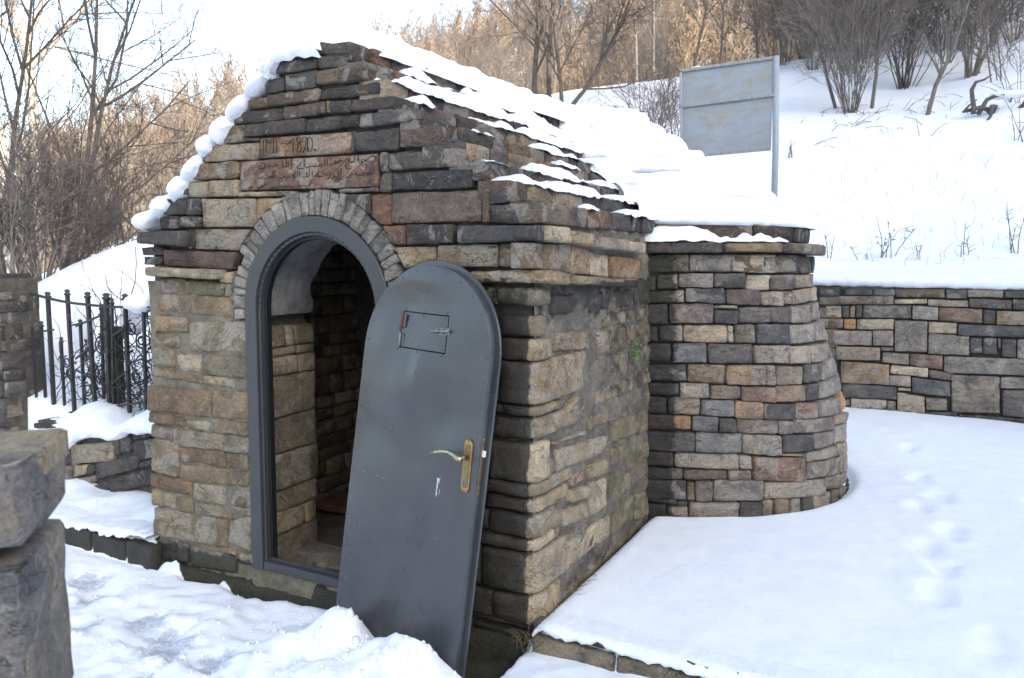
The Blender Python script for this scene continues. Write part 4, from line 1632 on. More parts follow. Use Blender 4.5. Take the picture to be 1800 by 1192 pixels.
def arch_band(r_in, r_out, y0, y1, z0, b=.003, teeth=0):
    V, F = [], []
    prof = [(r_out - b, y0), (r_in + b, y0), (r_in, y0 + b), (r_in, y1), (r_out, y1), (r_out, y0 + b)]
    base = arch_path(0.0, z0, 28 if not teeth else teeth)
    n = len(base)
    for i, ((x, z), (nx_, nz_)) in enumerate(base):
        for (r, y) in prof:
            rr3 = r
            if teeth and 10 <= i < n - 10 and i % 2:
                rr3 = r - .0
                y = y + .006 if y < y1 else y
            V.append((x + nx_ * rr3, y, z + nz_ * rr3) if 10 <= i < n - 10 or True else None)
    m = len(prof)
    for i in range(n - 1):
        for k in range(m):
            F.append((i * m + k, i * m + (k + 1) % m, (i + 1) * m + (k + 1) % m, (i + 1) * m + k))
    F.append(tuple(range(m)))
    F.append(tuple((n - 1) * m + k for k in reversed(range(m))))
    return V, F


V, F = arch_band(.402, .483, -.034, .06, -.055)
frame = mesh_obj('door_frame', V, F, M_PAINT, HOUSE, False)
V, F = arch_band(.384, .4015, -.018, .05, -.045, .002, teeth=72)
mesh_obj('notched_strip', V, F, M_PAINT, frame, False)
V, F = arch_band(.368, .3835, .014, .05, -.045, .001)
mesh_obj('door_stop', V, F, plain('painted_gap_shade', (.010, .010, .011), .5, nscale=10, namt=.2, bmp=.1), frame, False)  # near-black colour paints the shaded gap seen between frame and jamb
mb = MB()
mb.bevbox((AC[0], .005, -.030), (.80, .066, .05), .004)
mb.build('sill_bar', M_PAINT, frame, False)
mb = MB()
mb.bevbox((AC[0], .012, .0), (.80, .012, .02), .002)
mb.build('sill_lip', M_PAINT, frame, False)

interior = mesh_obj('inner_room', *extrude_poly([(-2.38, -.28), (-2.38, 1.93), (-.35, 1.93), (-.35, -.28)], .43, 2.6), M_MORTAR, HOUSE, False)
interior.data.flip_normals()
# open the room towards the doorway: drop the two end faces, put back a rear wall
bm_f = [f for f in interior.data.polygons]
import bmesh
bm = bmesh.new()
bm.from_mesh(interior.data)
bm.faces.ensure_lookup_table()
bmesh.ops.delete(bm, geom=[bm.faces[0]], context='FACES')
bm.to_mesh(interior.data)
bm.free()
ir = random.Random(30)
def s_in_left(s, z, d):
    return Vector((-2.30 + d, s, z))
def s_in_back(s, z, d):
    return Vector((s, 2.45 - d, z))
for q in courses(.44, 2.45, -.26, 1.92, (.08, .16), (.14, .38), 40):
    stone(q, s_in_left, ir.choice('gbdtb'), interior, proud=.02, old=True, res=.08, rough=.012)
for q in courses(-2.3, -.9, -.26, 1.92, (.1, .18), (.18, .42), 41):
    stone(q, s_in_back, ir.choice('gbdb'), interior, proud=.02, old=True, res=.1, rough=.012)
# jamb stones, left reveal
def s_jamb(s, z, d):
    return Vector((AC[0] - .415 + d, s, z))
for q in courses(.055, .44, -.06, 1.18, (.10, .26), (.22, .45), 44):
    stone(q, s_jamb, ir.choice('gtgtg'), HOUSE, 'jamb_stone', proud=.012, old=True, gap=.003, res=.04)
for (s0, s1, z0, z1, c) in ((.055, .2, 1.18, 1.3, 'g'), (.2, .26, 1.18, 1.3, 't'), (.26, .44, 1.18, 1.3, 'g')):
    stone([(s0, z1), (s1, z1), (s1, z0), (s0, z0)], s_jamb, c, HOUSE, 'jamb_stone', proud=.012, old=True, gap=.003, res=.04)
def s_jamb_r(s, z, d):
    return Vector((AC[0] + .415 - d, s, z))
for q in courses(.055, .44, -.06, 1.3, (.12, .26), (.3, .45), 45):
    stone(q, s_jamb_r, ir.choice('gtb'), HOUSE, 'jamb_stone', proud=.012, old=True, res=.06)
# plastered barrel vault over the doorway, broken at its inner edge
V, F = [], []
nt_, ns_ = 40, 12
for i in range(nt_ + 1):
    t = math.pi * 1.04 - math.pi * 1.08 * i / nt_
    for j in range(ns_ + 1):
        yend = .41 + .05 * pn(i * .35, 2, 3, 1) + .03 * pn(i * 1.1, 5, 3, 1)
        y = .05 + (yend - .05) * j / ns_
        r = .405 + .012 * pn(math.cos(t), y, math.sin(t), 6) + .006 * pn(math.cos(t), y, math.sin(t), 20)
        V.append((AC[0] + r * math.cos(t), y, AC[1] + r * math.sin(t) - (.0 if t < math.pi else 0)))
for i in range(nt_):
    for j in range(ns_):
        k = i * (ns_ + 1) + j
        F.append((k, k + 1, k + ns_ + 2, k + ns_ + 1))
mesh_obj('vault', V, F, M_PLASTER, HOUSE)
# floor: earth with a broken slab inside the threshold
V, F = [], []
for j in range(30):
    for i in range(30):
        x, y = -2.3 + 2.2 * i / 29, .06 + 2.4 * j / 29
        V.append((x, y, -.07 + .02 * pn(x, y, 0, 5) + .008 * pn(x, y, 3, 20)))
for j in range(29):
    for i in range(29):
        k = j * 30 + i
        F.append((k, k + 1, k + 31, k + 30))
mesh_obj('floor', V, F, plain('floor_earth', (.11, .085, .06), .95, nscale=10, namt=.4, bmp=.6, bdist=.015), HOUSE)
def s_floor(s, z, d):
    return Vector((s, z, -.055 + d))
for q, c in (([(-1.50, .34), (-.98, .36), (-1.02, .14), (-1.42, .12)], 't'), ([(-1.36, .13), (-1.02, .13), (-1.0, .05), (-1.30, .05)], 'b'), ([(-1.62, .2), (-1.44, .14), (-1.34, .05), (-1.62, .05)], 'b')):
    stone(q, s_floor, c, HOUSE, 'floor_slab', proud=.03, depth=.04, old=True, gap=.006)
mb = MB()
mb.bevbox((-1.85, 1.25, -.02), (.5, .7, .05), .01)
mb.build('floor_board', plain('red_brown_board', (.14, .06, .03), .8, nscale=8, namt=.4, bmp=.2), HOUSE, False)

# ------------------------------------------------------------------ door leaf
DM = Vector((-.576, -.3177, -.0216))
def rotm(yaw, lean, roll):
    return Matrix.Rotation(yaw, 3, 'Z') @ Matrix.Rotation(lean, 3, 'X') @ Matrix.Rotation(roll, 3, 'Y')
DR = rotm(-.2008, -.1355, .0314)
def D(u, y, v):
    return DM + DR @ Vector((u, y, v))
DOOR = empty('metal_door', D(0, 0, -.16))
tag(DOOR, 'grey arched metal door leaf taken off its hinges, leaning on the house', 'door')
DW, DH, DB = .4055, 1.691, -.17
DSP = DH - DW
HATCH = (-.160, .135, 1.300, 1.463)


def half_w(v):
    return DW if v <= DSP else math.sqrt(max(0, DW * DW - (v - DSP) ** 2))


DENT = [(-.12, 1.08, .16, .16, -.010), (.16, 1.02, .16, .13, .007), (-.2, .9, .2, .12, .006), (.05, 1.2, .08, .12, -.005), (-.15, 1.5, .12, .08, .005), (.22, .84, .1, .1, -.004), (-.22, .55, .2, .25, -.006), (.12, .42, .2, .3, .006), (-.1, .2, .25, .15, .004), (.0, 1.62, .15, .06, -.003), (-.01, 1.18, .03, .1, -.006), (-.28, 1.3, .07, .1, -.004)]


def dent(u, v):
    y = .0022 * pn(u, 0, v, 4) + .0008 * pn(u, 3, v, 14)
    for (a, b, sa, sb, h) in DENT:
        y += 2.4 * h * math.exp(-((u - a) / sa) ** 2 - ((v - b) / sb) ** 2)
    # shallow crease down the seam of the two sheets
    y += .003 * math.exp(-((u + .012) / .018) ** 2) * (1 if v < 1.25 else 0)
    e = min(1, (half_w(v) - abs(u)) / .05)
    return y * max(0, e)


def sheet(u0, u1, vs, uw, nu):
    V, F = [], []
    for v in vs:
        a, b = uw(v)
        for i in range(nu + 1):
            u = a + (b - a) * i / nu
            V.append(D(u, dent(u, v), v))
    for j in range(len(vs) - 1):
        for i in range(nu):
            k = j * (nu + 1) + i
            F.append((k, k + 1, k + nu + 2, k + nu + 1))
    return V, F


mb = MB()
g_ = .006
vs1 = list(np.linspace(DB, HATCH[2] - g_, 46))
mb.add(*sheet(0, 0, vs1, lambda v: (-half_w(v), half_w(v)), 26))
vs2 = list(np.linspace(HATCH[2] - g_, HATCH[3] + g_, 8))
mb.add(*sheet(0, 0, vs2, lambda v: (-half_w(v), HATCH[0] - g_), 9))
mb.add(*sheet(0, 0, vs2, lambda v: (HATCH[1] + g_, half_w(v)), 9))
vs3 = list(HATCH[3] + g_ + (DH - .0005 - HATCH[3] - g_) * np.sin(np.linspace(0, math.pi / 2, 22)))
mb.add(*sheet(0, 0, vs3, lambda v: (-half_w(v), half_w(v)), 26))


def paint_door():
    m, nt, b = new_mat('worn_grey_door_paint')
    tc = N(nt, 'ShaderNodeTexCoord')
    o = tc.outputs['Object']
    n1 = noise_tex(nt, o, 3.2, 4, .6, .4)
    n2 = noise_tex(nt, o, 240, 3, .6)
    n3 = noise_tex(nt, o, 14, 5, .7, .8)
    c = mixc(nt, 1.0, (.041, .043, .047, 1), ramp(nt, n1, (.3, .68), (.7, 1.35)), 'MULTIPLY')
    dm = mth(nt, 'MULTIPLY', mth(nt, 'SUBTRACT', n3, .66), 8.0, True)
    c = mixc(nt, mth(nt, 'MULTIPLY', dm, .12), c, (.075, .066, .056, 1))
    nt.links.new(c, b.inputs['Base Color'])
    nt.links.new(ramp(nt, n1, (.3, .22), (.7, .40)), b.inputs['Roughness'])
    b.inputs['Specular IOR Level'].default_value = .8
    h = mth(nt, 'ADD', mth(nt, 'MULTIPLY', n2, .30), mth(nt, 'MULTIPLY', n1, 1.6))
    bump(nt, b, h, .35, .005)
    return m


M_DOOR = paint_door()
DLOC = tuple(D(0, .03, .8))
leaf = mb.build('door_sheet', M_DOOR, DOOR, True, origin=DLOC)
# box edge and flange
def rim_path(hw, top, n=36):
    sp = DSP
    P = [(-hw, DB)] + [(-hw, DB + (sp - DB) * k / 6) for k in range(1, 6)]
    P += [(hw * math.cos(t), sp + top * math.sin(t)) for t in np.linspace(math.pi, 0, n)]
    P += [(hw, DB + (sp - DB) * k / 6) for k in range(5, 0, -1)] + [(hw, DB)]
    return P


def rim(prof):
    V, F = [], []
    p0 = rim_path(DW, DW)
    n = len(p0)
    m = len(prof)
    for (u, v) in p0:
        if v > DSP:
            L = math.hypot(u, v - DSP)
            nu_, nv_ = u / L, (v - DSP) / L
        else:
            nu_, nv_ = math.copysign(1, u), 0
        for (r, y) in prof:
            V.append(D(u + nu_ * r, y, v + nv_ * r))
    for i in range(n - 1):
        for k in range(m - 1):
            F.append((i * m + k, (i + 1) * m + k, (i + 1) * m + k + 1, i * m + k + 1))
    return V, F


V, F = rim([(-.004, .0005), (.0, .001), (.001, .003), (.001, .040)])
mesh_obj('door_edge', V, F, M_DOOR, DOOR, True, origin=DLOC)
V, F = rim([(.001, .036), (.004, .036), (.024, .036), (.026, .038), (.026, .046), (.024, .048), (-.05, .048)])
mesh_obj('door_flange', V, F, M_DOOR, DOOR, False, origin=DLOC)
V, F = sheet(0, 0, list(np.linspace(DB, DSP, 10)) + list(DSP + (DH - .01 - DSP) * np.sin(np.linspace(.1, 1.5, 10))), lambda v: (-half_w(v) + .004, half_w(v) - .004), 8)
V = [Vector(p) + DR @ Vector((0, .030, 0)) for p in V]
mesh_obj('back_sheet', V, F, M_DOOR, DOOR, True, origin=DLOC)
# small hatch
vs = list(np.linspace(HATCH[2], HATCH[3], 7))
V, F = [], []
for v in vs:
    for i in range(11):
        u = HATCH[0] + (HATCH[1] - HATCH[0]) * i / 10
        V.append(D(u, dent(u, v) + .0006 + .004 * math.exp(-((u + .03) / .05) ** 2 - ((v - 1.42) / .035) ** 2), v))
for j in range(6):
    for i in range(10):
        k = j * 11 + i
        F.append((k, k + 1, k + 12, k + 11))
hatch = mesh_obj('hatch', V, F, M_DOOR, DOOR, True, origin=tuple(D(0, .03, 1.3)))
mb = MB()
for u0, u1, v0, v1 in ((HATCH[0] - .006, HATCH[1] + .006, HATCH[3] - .003, HATCH[3] + .006), (HATCH[0] - .006, HATCH[1] + .006, HATCH[2] - .006, HATCH[2] + .003), (HATCH[0] - .006, HATCH[0] + .003, HATCH[2], HATCH[3]), (HATCH[1] - .003, HATCH[1] + .006, HATCH[2], HATCH[3])):
    mb.box(D((u0 + u1) / 2, .014, (v0 + v1) / 2), (u1 - u0, .004, v1 - v0), DR)
mb.build('hatch_gap_shade', M_DARK, DOOR, False)  # black strips paint the shade seen through the slit round the hatch


def hemi(mb, c, r, nrm, a, b, n=7, fl=.55):
    c = Vector(c)
    V = [c + nrm * r * fl]
    for (rr4, hh) in ((.6, .45), (1.0, 0.0)):
        for k in range(n):
            t = 2 * math.pi * k / n
            V.append(c + (a * math.cos(t) + b * math.sin(t)) * r * rr4 + nrm * r * hh * fl * 1.6)
    F = [(0, 1 + k, 1 + (k + 1) % n) for k in range(n)] + [(1 + k, 1 + n + k, 1 + n + (k + 1) % n, 1 + (k + 1) % n) for k in range(n)]
    mb.add(V, F)


dn, da_, db_ = DR @ Vector((0, -1, 0)), DR @ Vector((1, 0, 0)), DR @ Vector((0, 0, 1))
RV = [(-.01, 1.574), (-.011, 1.192), (-.01, 1.084), (-.008, .978), (-.01, .87), (-.011, .761), (-.01, .655), (-.013, .543), (-.013, .435), (-.015, .322), (-.017, .21), (-.014, .098), (-.012, -.01)]
e = .022
for t in np.linspace(0.06, math.pi - .06, 13):
    RV.append(((DW - e) * math.cos(t), DSP + (DW - e) * math.sin(t)))
for s in (-1, 1):
    for k in range(12):
        RV.append((s * (DW - e), 1.20 - .108 * k))
for (u, v) in ((-.15, 1.478), (-.02, 1.478), (.125, 1.478), (-.165, 1.285), (-.03, 1.285), (.12, 1.285), (-.175, 1.38)):
    RV.append((u, v))
mb = MB()
for (u, v) in RV:
    hemi(mb, D(u, dent(u, v) - .0002, v), .0065, dn, da_, db_)
o = mb.build('rivets', M_DOOR, DOOR, True, origin=DLOC)
o['kind'] = 'stuff'
mb = MB()
for (u, v) in ((-.03, 1.452), (.115, 1.452), (-.03, 1.312), (.115, 1.312)):
    hemi(mb, D(u, dent(u, v) - .0002, v), .005, dn, da_, db_)
o = mb.build('hatch_rivets', M_DOOR, hatch, True)
o['kind'] = 'stuff'
# hatch hinges
for v0, mt in ((1.421, M_RUSTY), (1.330, M_ZINC)):
    mb = MB()
    mb.bevbox(D(-.158, -.0018, v0), (.05, .003, .062), .001, DR)
    hg = mb.build('hinge', M_DOOR, DOOR, False)
    mb = MB()
    mb.tube([D(-.158, -.006, v0 - .036), D(-.158, -.006, v0 - .012), D(-.158, -.006, v0 + .012), D(-.158, -.006, v0 + .036)], .0055, 8)
    mb.build('hinge_pin', mt, hg)
# bolt
mb = MB()
mb.bevbox(D(.105, -.002, 1.393), (.062, .003, .034), .001, DR)
bolt = mb.build('bolt_plate', M_ZINC, DOOR, False)
mb = MB()
mb.bevbox(D(.146, -.002, 1.397), (.018, .004, .030), .001, DR)
mb.build('bolt_keeper', M_ZINC, bolt, False)
mb = MB()
mb.tube([D(.05, -.011, 1.391), D(.06, -.011, 1.392), D(.16, -.011, 1.399)], .0062, 8)
mb.tube([D(.05, -.004, 1.391), D(.05, -.018, 1.391)], .006, 8)
mb.build('bolt_bar', M_ZINC, bolt)
mb = MB()
for u in (.085, .118):
    mb.tube([D(u, -.001, 1.383), D(u, -.016, 1.386), D(u, -.019, 1.393), D(u, -.016, 1.401), D(u, -.001, 1.404)], .003, 5)
mb.build('bolt_guide', M_ZINC, bolt)
# handle set
def capsule_plate(cu, v0, v1, hw, y0, y1, mat, name, parent, tilt=0.0):
    P = []
    n = 10
    for k in range(n + 1):
        t = math.pi * k / n
        P.append((cu + hw * math.cos(t), v1 - hw + hw * math.sin(t)))
    for k in range(n + 1):
        t = math.pi + math.pi * k / n
        P.append((cu + hw * math.cos(t), v0 + hw + hw * math.sin(t)))
    vm = (v0 + v1) / 2
    P = [(u + tilt * (v - vm), v) for u, v in P]
    m = len(P)
    c0 = (cu, vm)
    ins = [((u - cu - tilt * (v - vm)) * .84 + cu + tilt * (v - vm), vm + (v - vm) * .97) for u, v in P]
    V = [D(u, y0, v) for u, v in P] + [D(u, y1 + (y0 - y1) * .3, v) for u, v in P] + [D(u, y1, v) for u, v in ins]
    F = []
    for l in range(2):
        for k in range(m):
            F.append((l * m + k, l * m + (k + 1) % m, (l + 1) * m + (k + 1) % m, (l + 1) * m + k))
    F.append(tuple(2 * m + k for k in range(m)))
    return mesh_obj(name, V, F, mat, parent, False)


plate = capsule_plate(.346, .714, .945, .0245, .001, -.007, M_BRASS, 'handle_plate', DOOR, -.03)
capsule_plate(.346, .735, .925, .0165, -.007, -.0095, M_BRASSD, 'plate_inset', plate, -.03)
capsule_plate(.348, .742, .782, .0105, -.0094, -.0115, M_ZINC, 'key_cylinder', plate)
mb = MB()
mb.bevbox(D(.348, -.0120, .756), (.004, .001, .016), .0003, DR)
mb.build('keyhole', M_DARK, plate, False)
mb = MB()
mb.tube([D(.345, -.008, .866), D(.345, -.030, .866), D(.343, -.046, .866)], [.011, .010, .010], 10)
mb.build('lever_neck', M_BRASSD, plate)
mb = MB()
mb.tube([D(.352, -.050, .860), D(.335, -.052, .862), D(.305, -.052, .874), (D(.275, -.052, .880)), D(.235, -.052, .876), D(.200, -.051, .866), D(.172, -.050, .856)], [.010, .013, .0105, .0085, .0075, .007, .0065], 10)
mb.build('lever', plain('lever_brass', (.50, .46, .30), .34, 1.0, nscale=40, namt=.25, bmp=.1, bdist=.001), plate)
for v in (.937, .722):
    mb = MB()
    hemi(mb, D(.346 - .03 * (v - .83), -.0075, v), .004, dn, da_, db_)
    mb.build('screw', M_BRASSD, plate)
# lock case strip and latch on the edge of the leaf
mb = MB()
mb.bevbox(D(.4085, .019, .836), (.004, .022, .254), .001, DR)
lk = mb.build('lock_strip', M_BRASSD, DOOR, False)
mb = MB()
mb.bevbox(D(.4155, .019, .894), (.016, .014, .028), .002, DR)
mb.build('latch', M_WHITE, lk, False)
for v in (.954, .746, .718):
    mb = MB()
    hemi(mb, D(.4105, .019, v), .0045, da_, dn, db_)
    mb.build('screw', M_ZINC, lk)
# scratched paint
def scratch(pts, w):
    mb = MB()
    for i in range(len(pts) - 1):
        (u0, v0, a0), (u1, v1, a1) = pts[i], pts[i + 1]
        V = [D(u0 - a0, dent(u0, v0) - .0007, v0), D(u0 + a0, dent(u0, v0) - .0007, v0), D(u1 + a1, dent(u1, v1) - .0007, v1), D(u1 - a1, dent(u1, v1) - .0007, v1)]
        mb.add(V, [(0, 1, 2, 3)])
    return mb.build('paint_scratch', M_WHITE, DOOR, False)
scratch([(.171, .742, .001), (.180, .741, .003), (.180, .735, .005), (.181, .724, .004), (.179, .712, .003), (.178, .696, .0035), (.176, .680, .002), (.176, .668, .004), (.178, .656, .001)], 0)
scratch([(.199, .745, .001), (.192, .741, .003), (.186, .738, .004), (.190, .730, .002), (.193, .720, .001)], 0)
scratch([(.197, .694, .001), (.195, .684, .0015), (.193, .668, .001)], 0)
for u, v in ((-.30, .674), (-.20, .673), (-.156, .671), (.20, .47)):
    scratch([(u - .006, v - .003, .0014), (u + .004, v + .001, .0018), (u + .010, v, .0006)], 0)

# ------------------------------------------------------------------ snow lying on things
def snow_strip(name, surf, u0, u1, w0, w1, thick, label, nu=60, nw=8, seed=1, cover=.2, scale=.3, sag=.0, rnd=.35, end=.10, droop=0.0, parent=None):
    """Snow on a ledge: surf(u, w) gives the ledge surface; thickness swells and breaks along it."""
    V, F = [], []
    T = np.zeros((nu + 1, nw + 1))
    for i in range(nu + 1):
        u = u0 + (u1 - u0) * i / nu
        for j in range(nw + 1):
            f = j / nw
            w = w0 + (w1 - w0) * f
            e = min(1, min(i, nu - i) / nu * abs(u1 - u0) / max(end, 1e-3))
            n = float(fbm(np.array(u / scale), np.array(w / scale + seed * 3.7), seed, 4, .55))
            k = float(sstep(-.10, .28, n + cover)) * math.sqrt(max(0, e))
            prof = min(1, min(f, 1 - f) / rnd)
            prof = math.sqrt(max(0, 1 - (1 - prof) ** 2))
            t = thick * k * prof * (1 + .35 * n) + .012 * k * float(fbm(np.array(u / .05), np.array(w / .05), seed + 9, 2))
            T[i, j] = k
            p = Vector(surf(u, w))
            p.z += t - .012 * (1 - min(1, k * 3))
            if droop and f > .7:
                p.z -= droop * ((f - .7) / .3) ** 2 * k
            V.append(p)
    for i in range(nu):
        for j in range(nw):
            a = i * (nw + 1) + j
            if max(T[i, j], T[i + 1, j], T[i + 1, j + 1], T[i, j + 1]) > .01:
                F.append((a, a + nw + 1, a + nw + 2, a + 1))
    o = mesh_obj(name, V, F, M_SNOW, parent)
    tag(o, label, 'snow', None, 'stuff')
    return o


# lumps along the left gable steps: each is the end of the snow lying on one tread
ordn = ['first', 'second', 'third', 'fourth', 'fifth', 'sixth', 'seventh', 'eighth', 'ninth', 'tenth']
lr_ = random.Random(17)
for idx, k in enumerate(reversed(range(NST))):
    cx, cz = XL[k] - .040 + lr_.uniform(-.018, .012), ZK[k] + .042 + lr_.uniform(-.012, .012)
    rx, rz = .090 + lr_.uniform(-.026, .020), .044 + lr_.uniform(-.014, .016)
    ca, sa = math.cos(R(40)), math.sin(R(40))
    V, F = [], []
    ny_, na_ = 34, 28
    for j in range(ny_ + 1):
        y = -.085 + 1.9 * (j / ny_) ** 1.8
        e = math.sqrt(max(0.0, 1 - max(0, 1 - (y + .087) / .10) ** 2))
        for i in range(na_):
            t = 2 * math.pi * i / na_
            s = e * (1 + .30 * pn(math.cos(t) + k * 3.3, y * 5, math.sin(t), 1.1) + .20 * pn(math.cos(t) * 2 + k * 1.7, y * 14, math.sin(t) * 2, 1.5) + .08 * pn(math.cos(t) * 6 + k, y * 50, math.sin(t) * 6, 1.5))
            la, lb = rx * math.cos(t) * s, rz * math.sin(t) * s
            V.append((cx + la * ca - lb * sa, y, cz + la * sa + lb * ca))
    for j in range(ny_):
        for i in range(na_):
            F.append((j * na_ + i, j * na_ + (i + 1) % na_, (j + 1) * na_ + (i + 1) % na_, (j + 1) * na_ + i))
    F.append(tuple(reversed(range(na_))))
    o = mesh_obj('snow_lump', V, F, M_SNOW, center=True)
    tag(o, 'rounded snow lump on the left gable steps, %s one down from the peak' % ordn[idx], 'snow lump', 'snow lumps on the gable steps')

# thick cap along the ridge, rolling over the peak at the front
V, F = [], []
nu, nw = 90, 26
for i in range(nu + 1):
    y = -.075 + 3.25 * (i / nu) ** 1.25
    for j in range(nw + 1):
        f = j / nw
        x0, x1 = -1.52, -.975
        if y < .35:
            x1 = -1.17 + .195 * float(sstep(.0, .22, y)) + .03 * pn(y, 2, 0, 12)
        x1 += .04 * float(sstep(1.5, 3, y))
        x = x0 + (x1 - x0) * f
        t = min(1, min(f / .30, (1 - f) / .22))
        t = math.sqrt(max(0, 1 - (1 - t) ** 2))
        e = math.sqrt(max(0, 1 - max(0, 1 - (y + .075) / .07) ** 2))
        lump = .018 * pn(x, y, 1, 6) + .012 * pn(x, y, 4, 15)
        top = 2.785 + (.075 + .03 * float(sstep(1.5, 3, y))) * t * e + lump * e
        lo = 2.705 - .055 * float(sstep(.3, 0, y)) * (1 - f) - .06 * max(0, .35 - f) - (.03 if f < .12 else 0)
        V.append((x + .01 * pn(x, y, 7, 9), y, lo + (top - lo) * max(0, min(1, t * 1.2)) * (.25 + .75 * e)))
for i in range(nu):
    for j in range(nw):
        a = i * (nw + 1) + j
        F.append((a, a + nw + 1, a + nw + 2, a + 1))
b0 = len(V)
for j in range(nw + 1):
    x, y, z = V[j]
    V.append((x + .01 * pn(x, 3, 0, 20), -.040, min(z - .002, 2.675 + .022 * pn(x, 0, 0, 14))))
for j in range(nw):
    F.append((j, j + 1, b0 + j + 1, b0 + j))
o = mesh_obj('roof_snow', V, F, M_SNOW)
tag(o, 'thick snow cap along the ridge of the house roof', 'snow', None, 'stuff')

TREAD = {8: (.35, 3.0, .050, .12, .022), 7: (.04, 2.85, .055, .42, .026), 6: (.10, 2.6, .050, .18, .022), 5: (.35, 2.5, .040, -.12, .02), 4: (.5, 2.2, .04, -.22, .02), 3: (.04, 2.1, .040, -.02, .02), 2: (.10, 2.0, .038, .20, .02), 1: (.5, 1.85, .030, -.05, .02)}
for k, (y0, y1, th, cov, dr) in TREAD.items():
    def surf(u, w, k_=k):
        return (w, u, ZK[k_] + .004)
    snow_strip('roof_snow', surf, y0, y1, XR[k] - .05, XR[k - 1] + .022, th, 'patchy snow on roof ledge %d up from the right eave of the house' % k, 220, 12, 100 + k, cov, .42, droop=dr)

# tower roof snow: smooth drifts over the stepped rings
SLOTS = [(1, 'abs', .85, 2.1), (3, 'abs', .45, .90), (2, 'rel', .0, .22), (4, 'rel', .0, .30), (4, 'abs', .75, 1.0), (6, 'rel', .25, .60), (7, 'rel', .05, .75), (5, 'abs', -.1, .12)]


def slot(k, rel, s):
    v = 0.0
    for (kk_, mode, a, b) in SLOTS:
        if kk_ == k:
            q = rel if mode == 'rel' else s
            v = max(v, float(sstep(a, a + .06, q)) * float(sstep(b, b - .06, q)))
    return v


V, F, keep = [], [], []
nk, nth = 150, 110
for i in range(nk + 1):
    kk = .06 + (NR + .55 - .06) * i / nk
    k0 = math.floor(kk)
    fr = kk - k0
    # rounded step: flat tread then soft drop
    st = k0 + float(sstep(.0, .34, fr)) * .80 + fr * .20
    f = min(1.0, kk / NR)
    y0, xr_, r, _ = ring(min(kk, NR + .3))
    if kk > NR:
        sh = (kk - NR) / .55
        r = max(.02, r * (1 - .9 * sh))
        y0 = y0 + .5 * sh * .55
        xr_ = xr_ - .5 * sh * .5
    zz = 1.79 + .112 * (min(st, NR - .1) + .72)
    xc = xr_ - r
    for j in range(nth + 1):
        x_start = -.10 - 1.26 * f + .05 * math.sin(kk * 7.0)
        s0 = (x_start - xc) / r
        s = s0 + (2.75 - s0) * j / nth
        off = .045 + .03 * float(fbm(np.array(j * .16), np.array(kk * .8), 221, 3))
        rr2 = r + off
        if s < 0:
            px, py = xc + s * r, y0 - off
        else:
            px, py = xc + rr2 * math.sin(s), y0 + r - rr2 * math.cos(s)
        n1 = float(fbm(np.array(px / .5), np.array(py / .5), 201, 4))
        n2 = float(fbm(np.array(px / .16), np.array(kk * 1.1), 211, 3))
        thick = .085 + .045 * n1 + .018 * n2
        # here and there the snow has slid off a riser and the stones show
        bare_in = bare_out = 0.0
        if fr < .10 and k0 >= 1:
            bare_in = slot(k0, s - s0, s)
        if fr > .52:
            bare_out = slot(k0 + 1, s - s0, s) * float(sstep(.52, .9, fr))
        edge = math.sqrt(min(1, i / 6))
        z = zz + thick * edge + (1 - edge) * .035
        zt = 1.79 + .112 * (k0 + 1) + .012
        z = z * (1 - bare_out) + min(z, zt) * bare_out
        if bare_in > .3:
            px += (-1.25 - px) * .03
            py += .03
            z = max(zz, 1.79 + .112 * (k0 + 1) + .03)
        V.append((px, py, z))
        keep.append(0 if bare_in > .3 or (fr > .90 and slot(k0 + 1, s - s0, s) > .3) else 1)
KR_ = keep
for i in range(nk):
    for j in range(nth):
        a = i * (nth + 1) + j
        q = (a, a + 1, a + nth + 2, a + nth + 1)
        if sum(KR_[t] for t in q) >= 2:
            F.append(q)
b0 = len(V)
for j in range(nth + 1):
    x, y, z = V[j]
    V.append((x, y + .05, 1.893))
for j in range(nth):
    F.append((j, b0 + j, b0 + j + 1, j + 1))
o = mesh_obj('roof_snow', V, F, M_SNOW)
tag(o, 'deep snow drifted over the stepped roof of the round tower', 'snow', None, 'stuff')
# wavy snow left on the tower cornice
def slabtop(u, w):
    p = s_apse(u, 1.70, w)
    return (p.x, p.y, 1.792)
snow_strip('cornice_snow', slabtop, .22, .98, -.03, .085, .075, 'thin wavy snow left on the tower cornice below the roof', 60, 8, 300, .34, .35)
snow_strip('cornice_snow', slabtop, .98, 1.12, -.03, .06, .03, 'small snow remnant at the right of the tower cornice', 20, 6, 301, .4, .35)

# ------------------------------------------------------------------ retaining wall
RWALL = empty('retaining_wall', (3, 6.0, 0))
tag(RWALL, 'grey and brown dry stone retaining wall below the snowy hillside', 'wall')
mb = MB()
mb.box((3.2, 6.13, .55), (9.4, .26, 1.62))
rcore = mb.build('wall_core', M_MORTAR, RWALL, False)
s_ret = plane_surf((0, 5.95, 0), (1, 0, 0), (0, -1, 0))
def ret_wet(p):
    return .75 * float(sstep(.22, .0, p.z)) + .1, .15
RS = table(RETAIN)
for q, c in RS:
    q = [(p[0], min(p[1], 1.385)) for p in q]
    stone(q, s_ret, c[0], rcore, proud=.016, wet=ret_wet, rough=.007, gap=.003, res=.045, gain=1.75, desat=.32)
rw = random.Random(50)
xr0 = 2.56
for q in courses(xr0, 5.2, -.05, 1.385, (.10, .22), (.25, .6), 51):
    stone(q, s_ret, rw.choice('gdtGdb'), rcore, proud=.014, res=.08)
for q in courses(.25, .72, .0, 1.385, (.1, .2), (.2, .3), 52):
    stone(q, s_ret, rw.choice('gdtb'), rcore, proud=.006, res=.08)
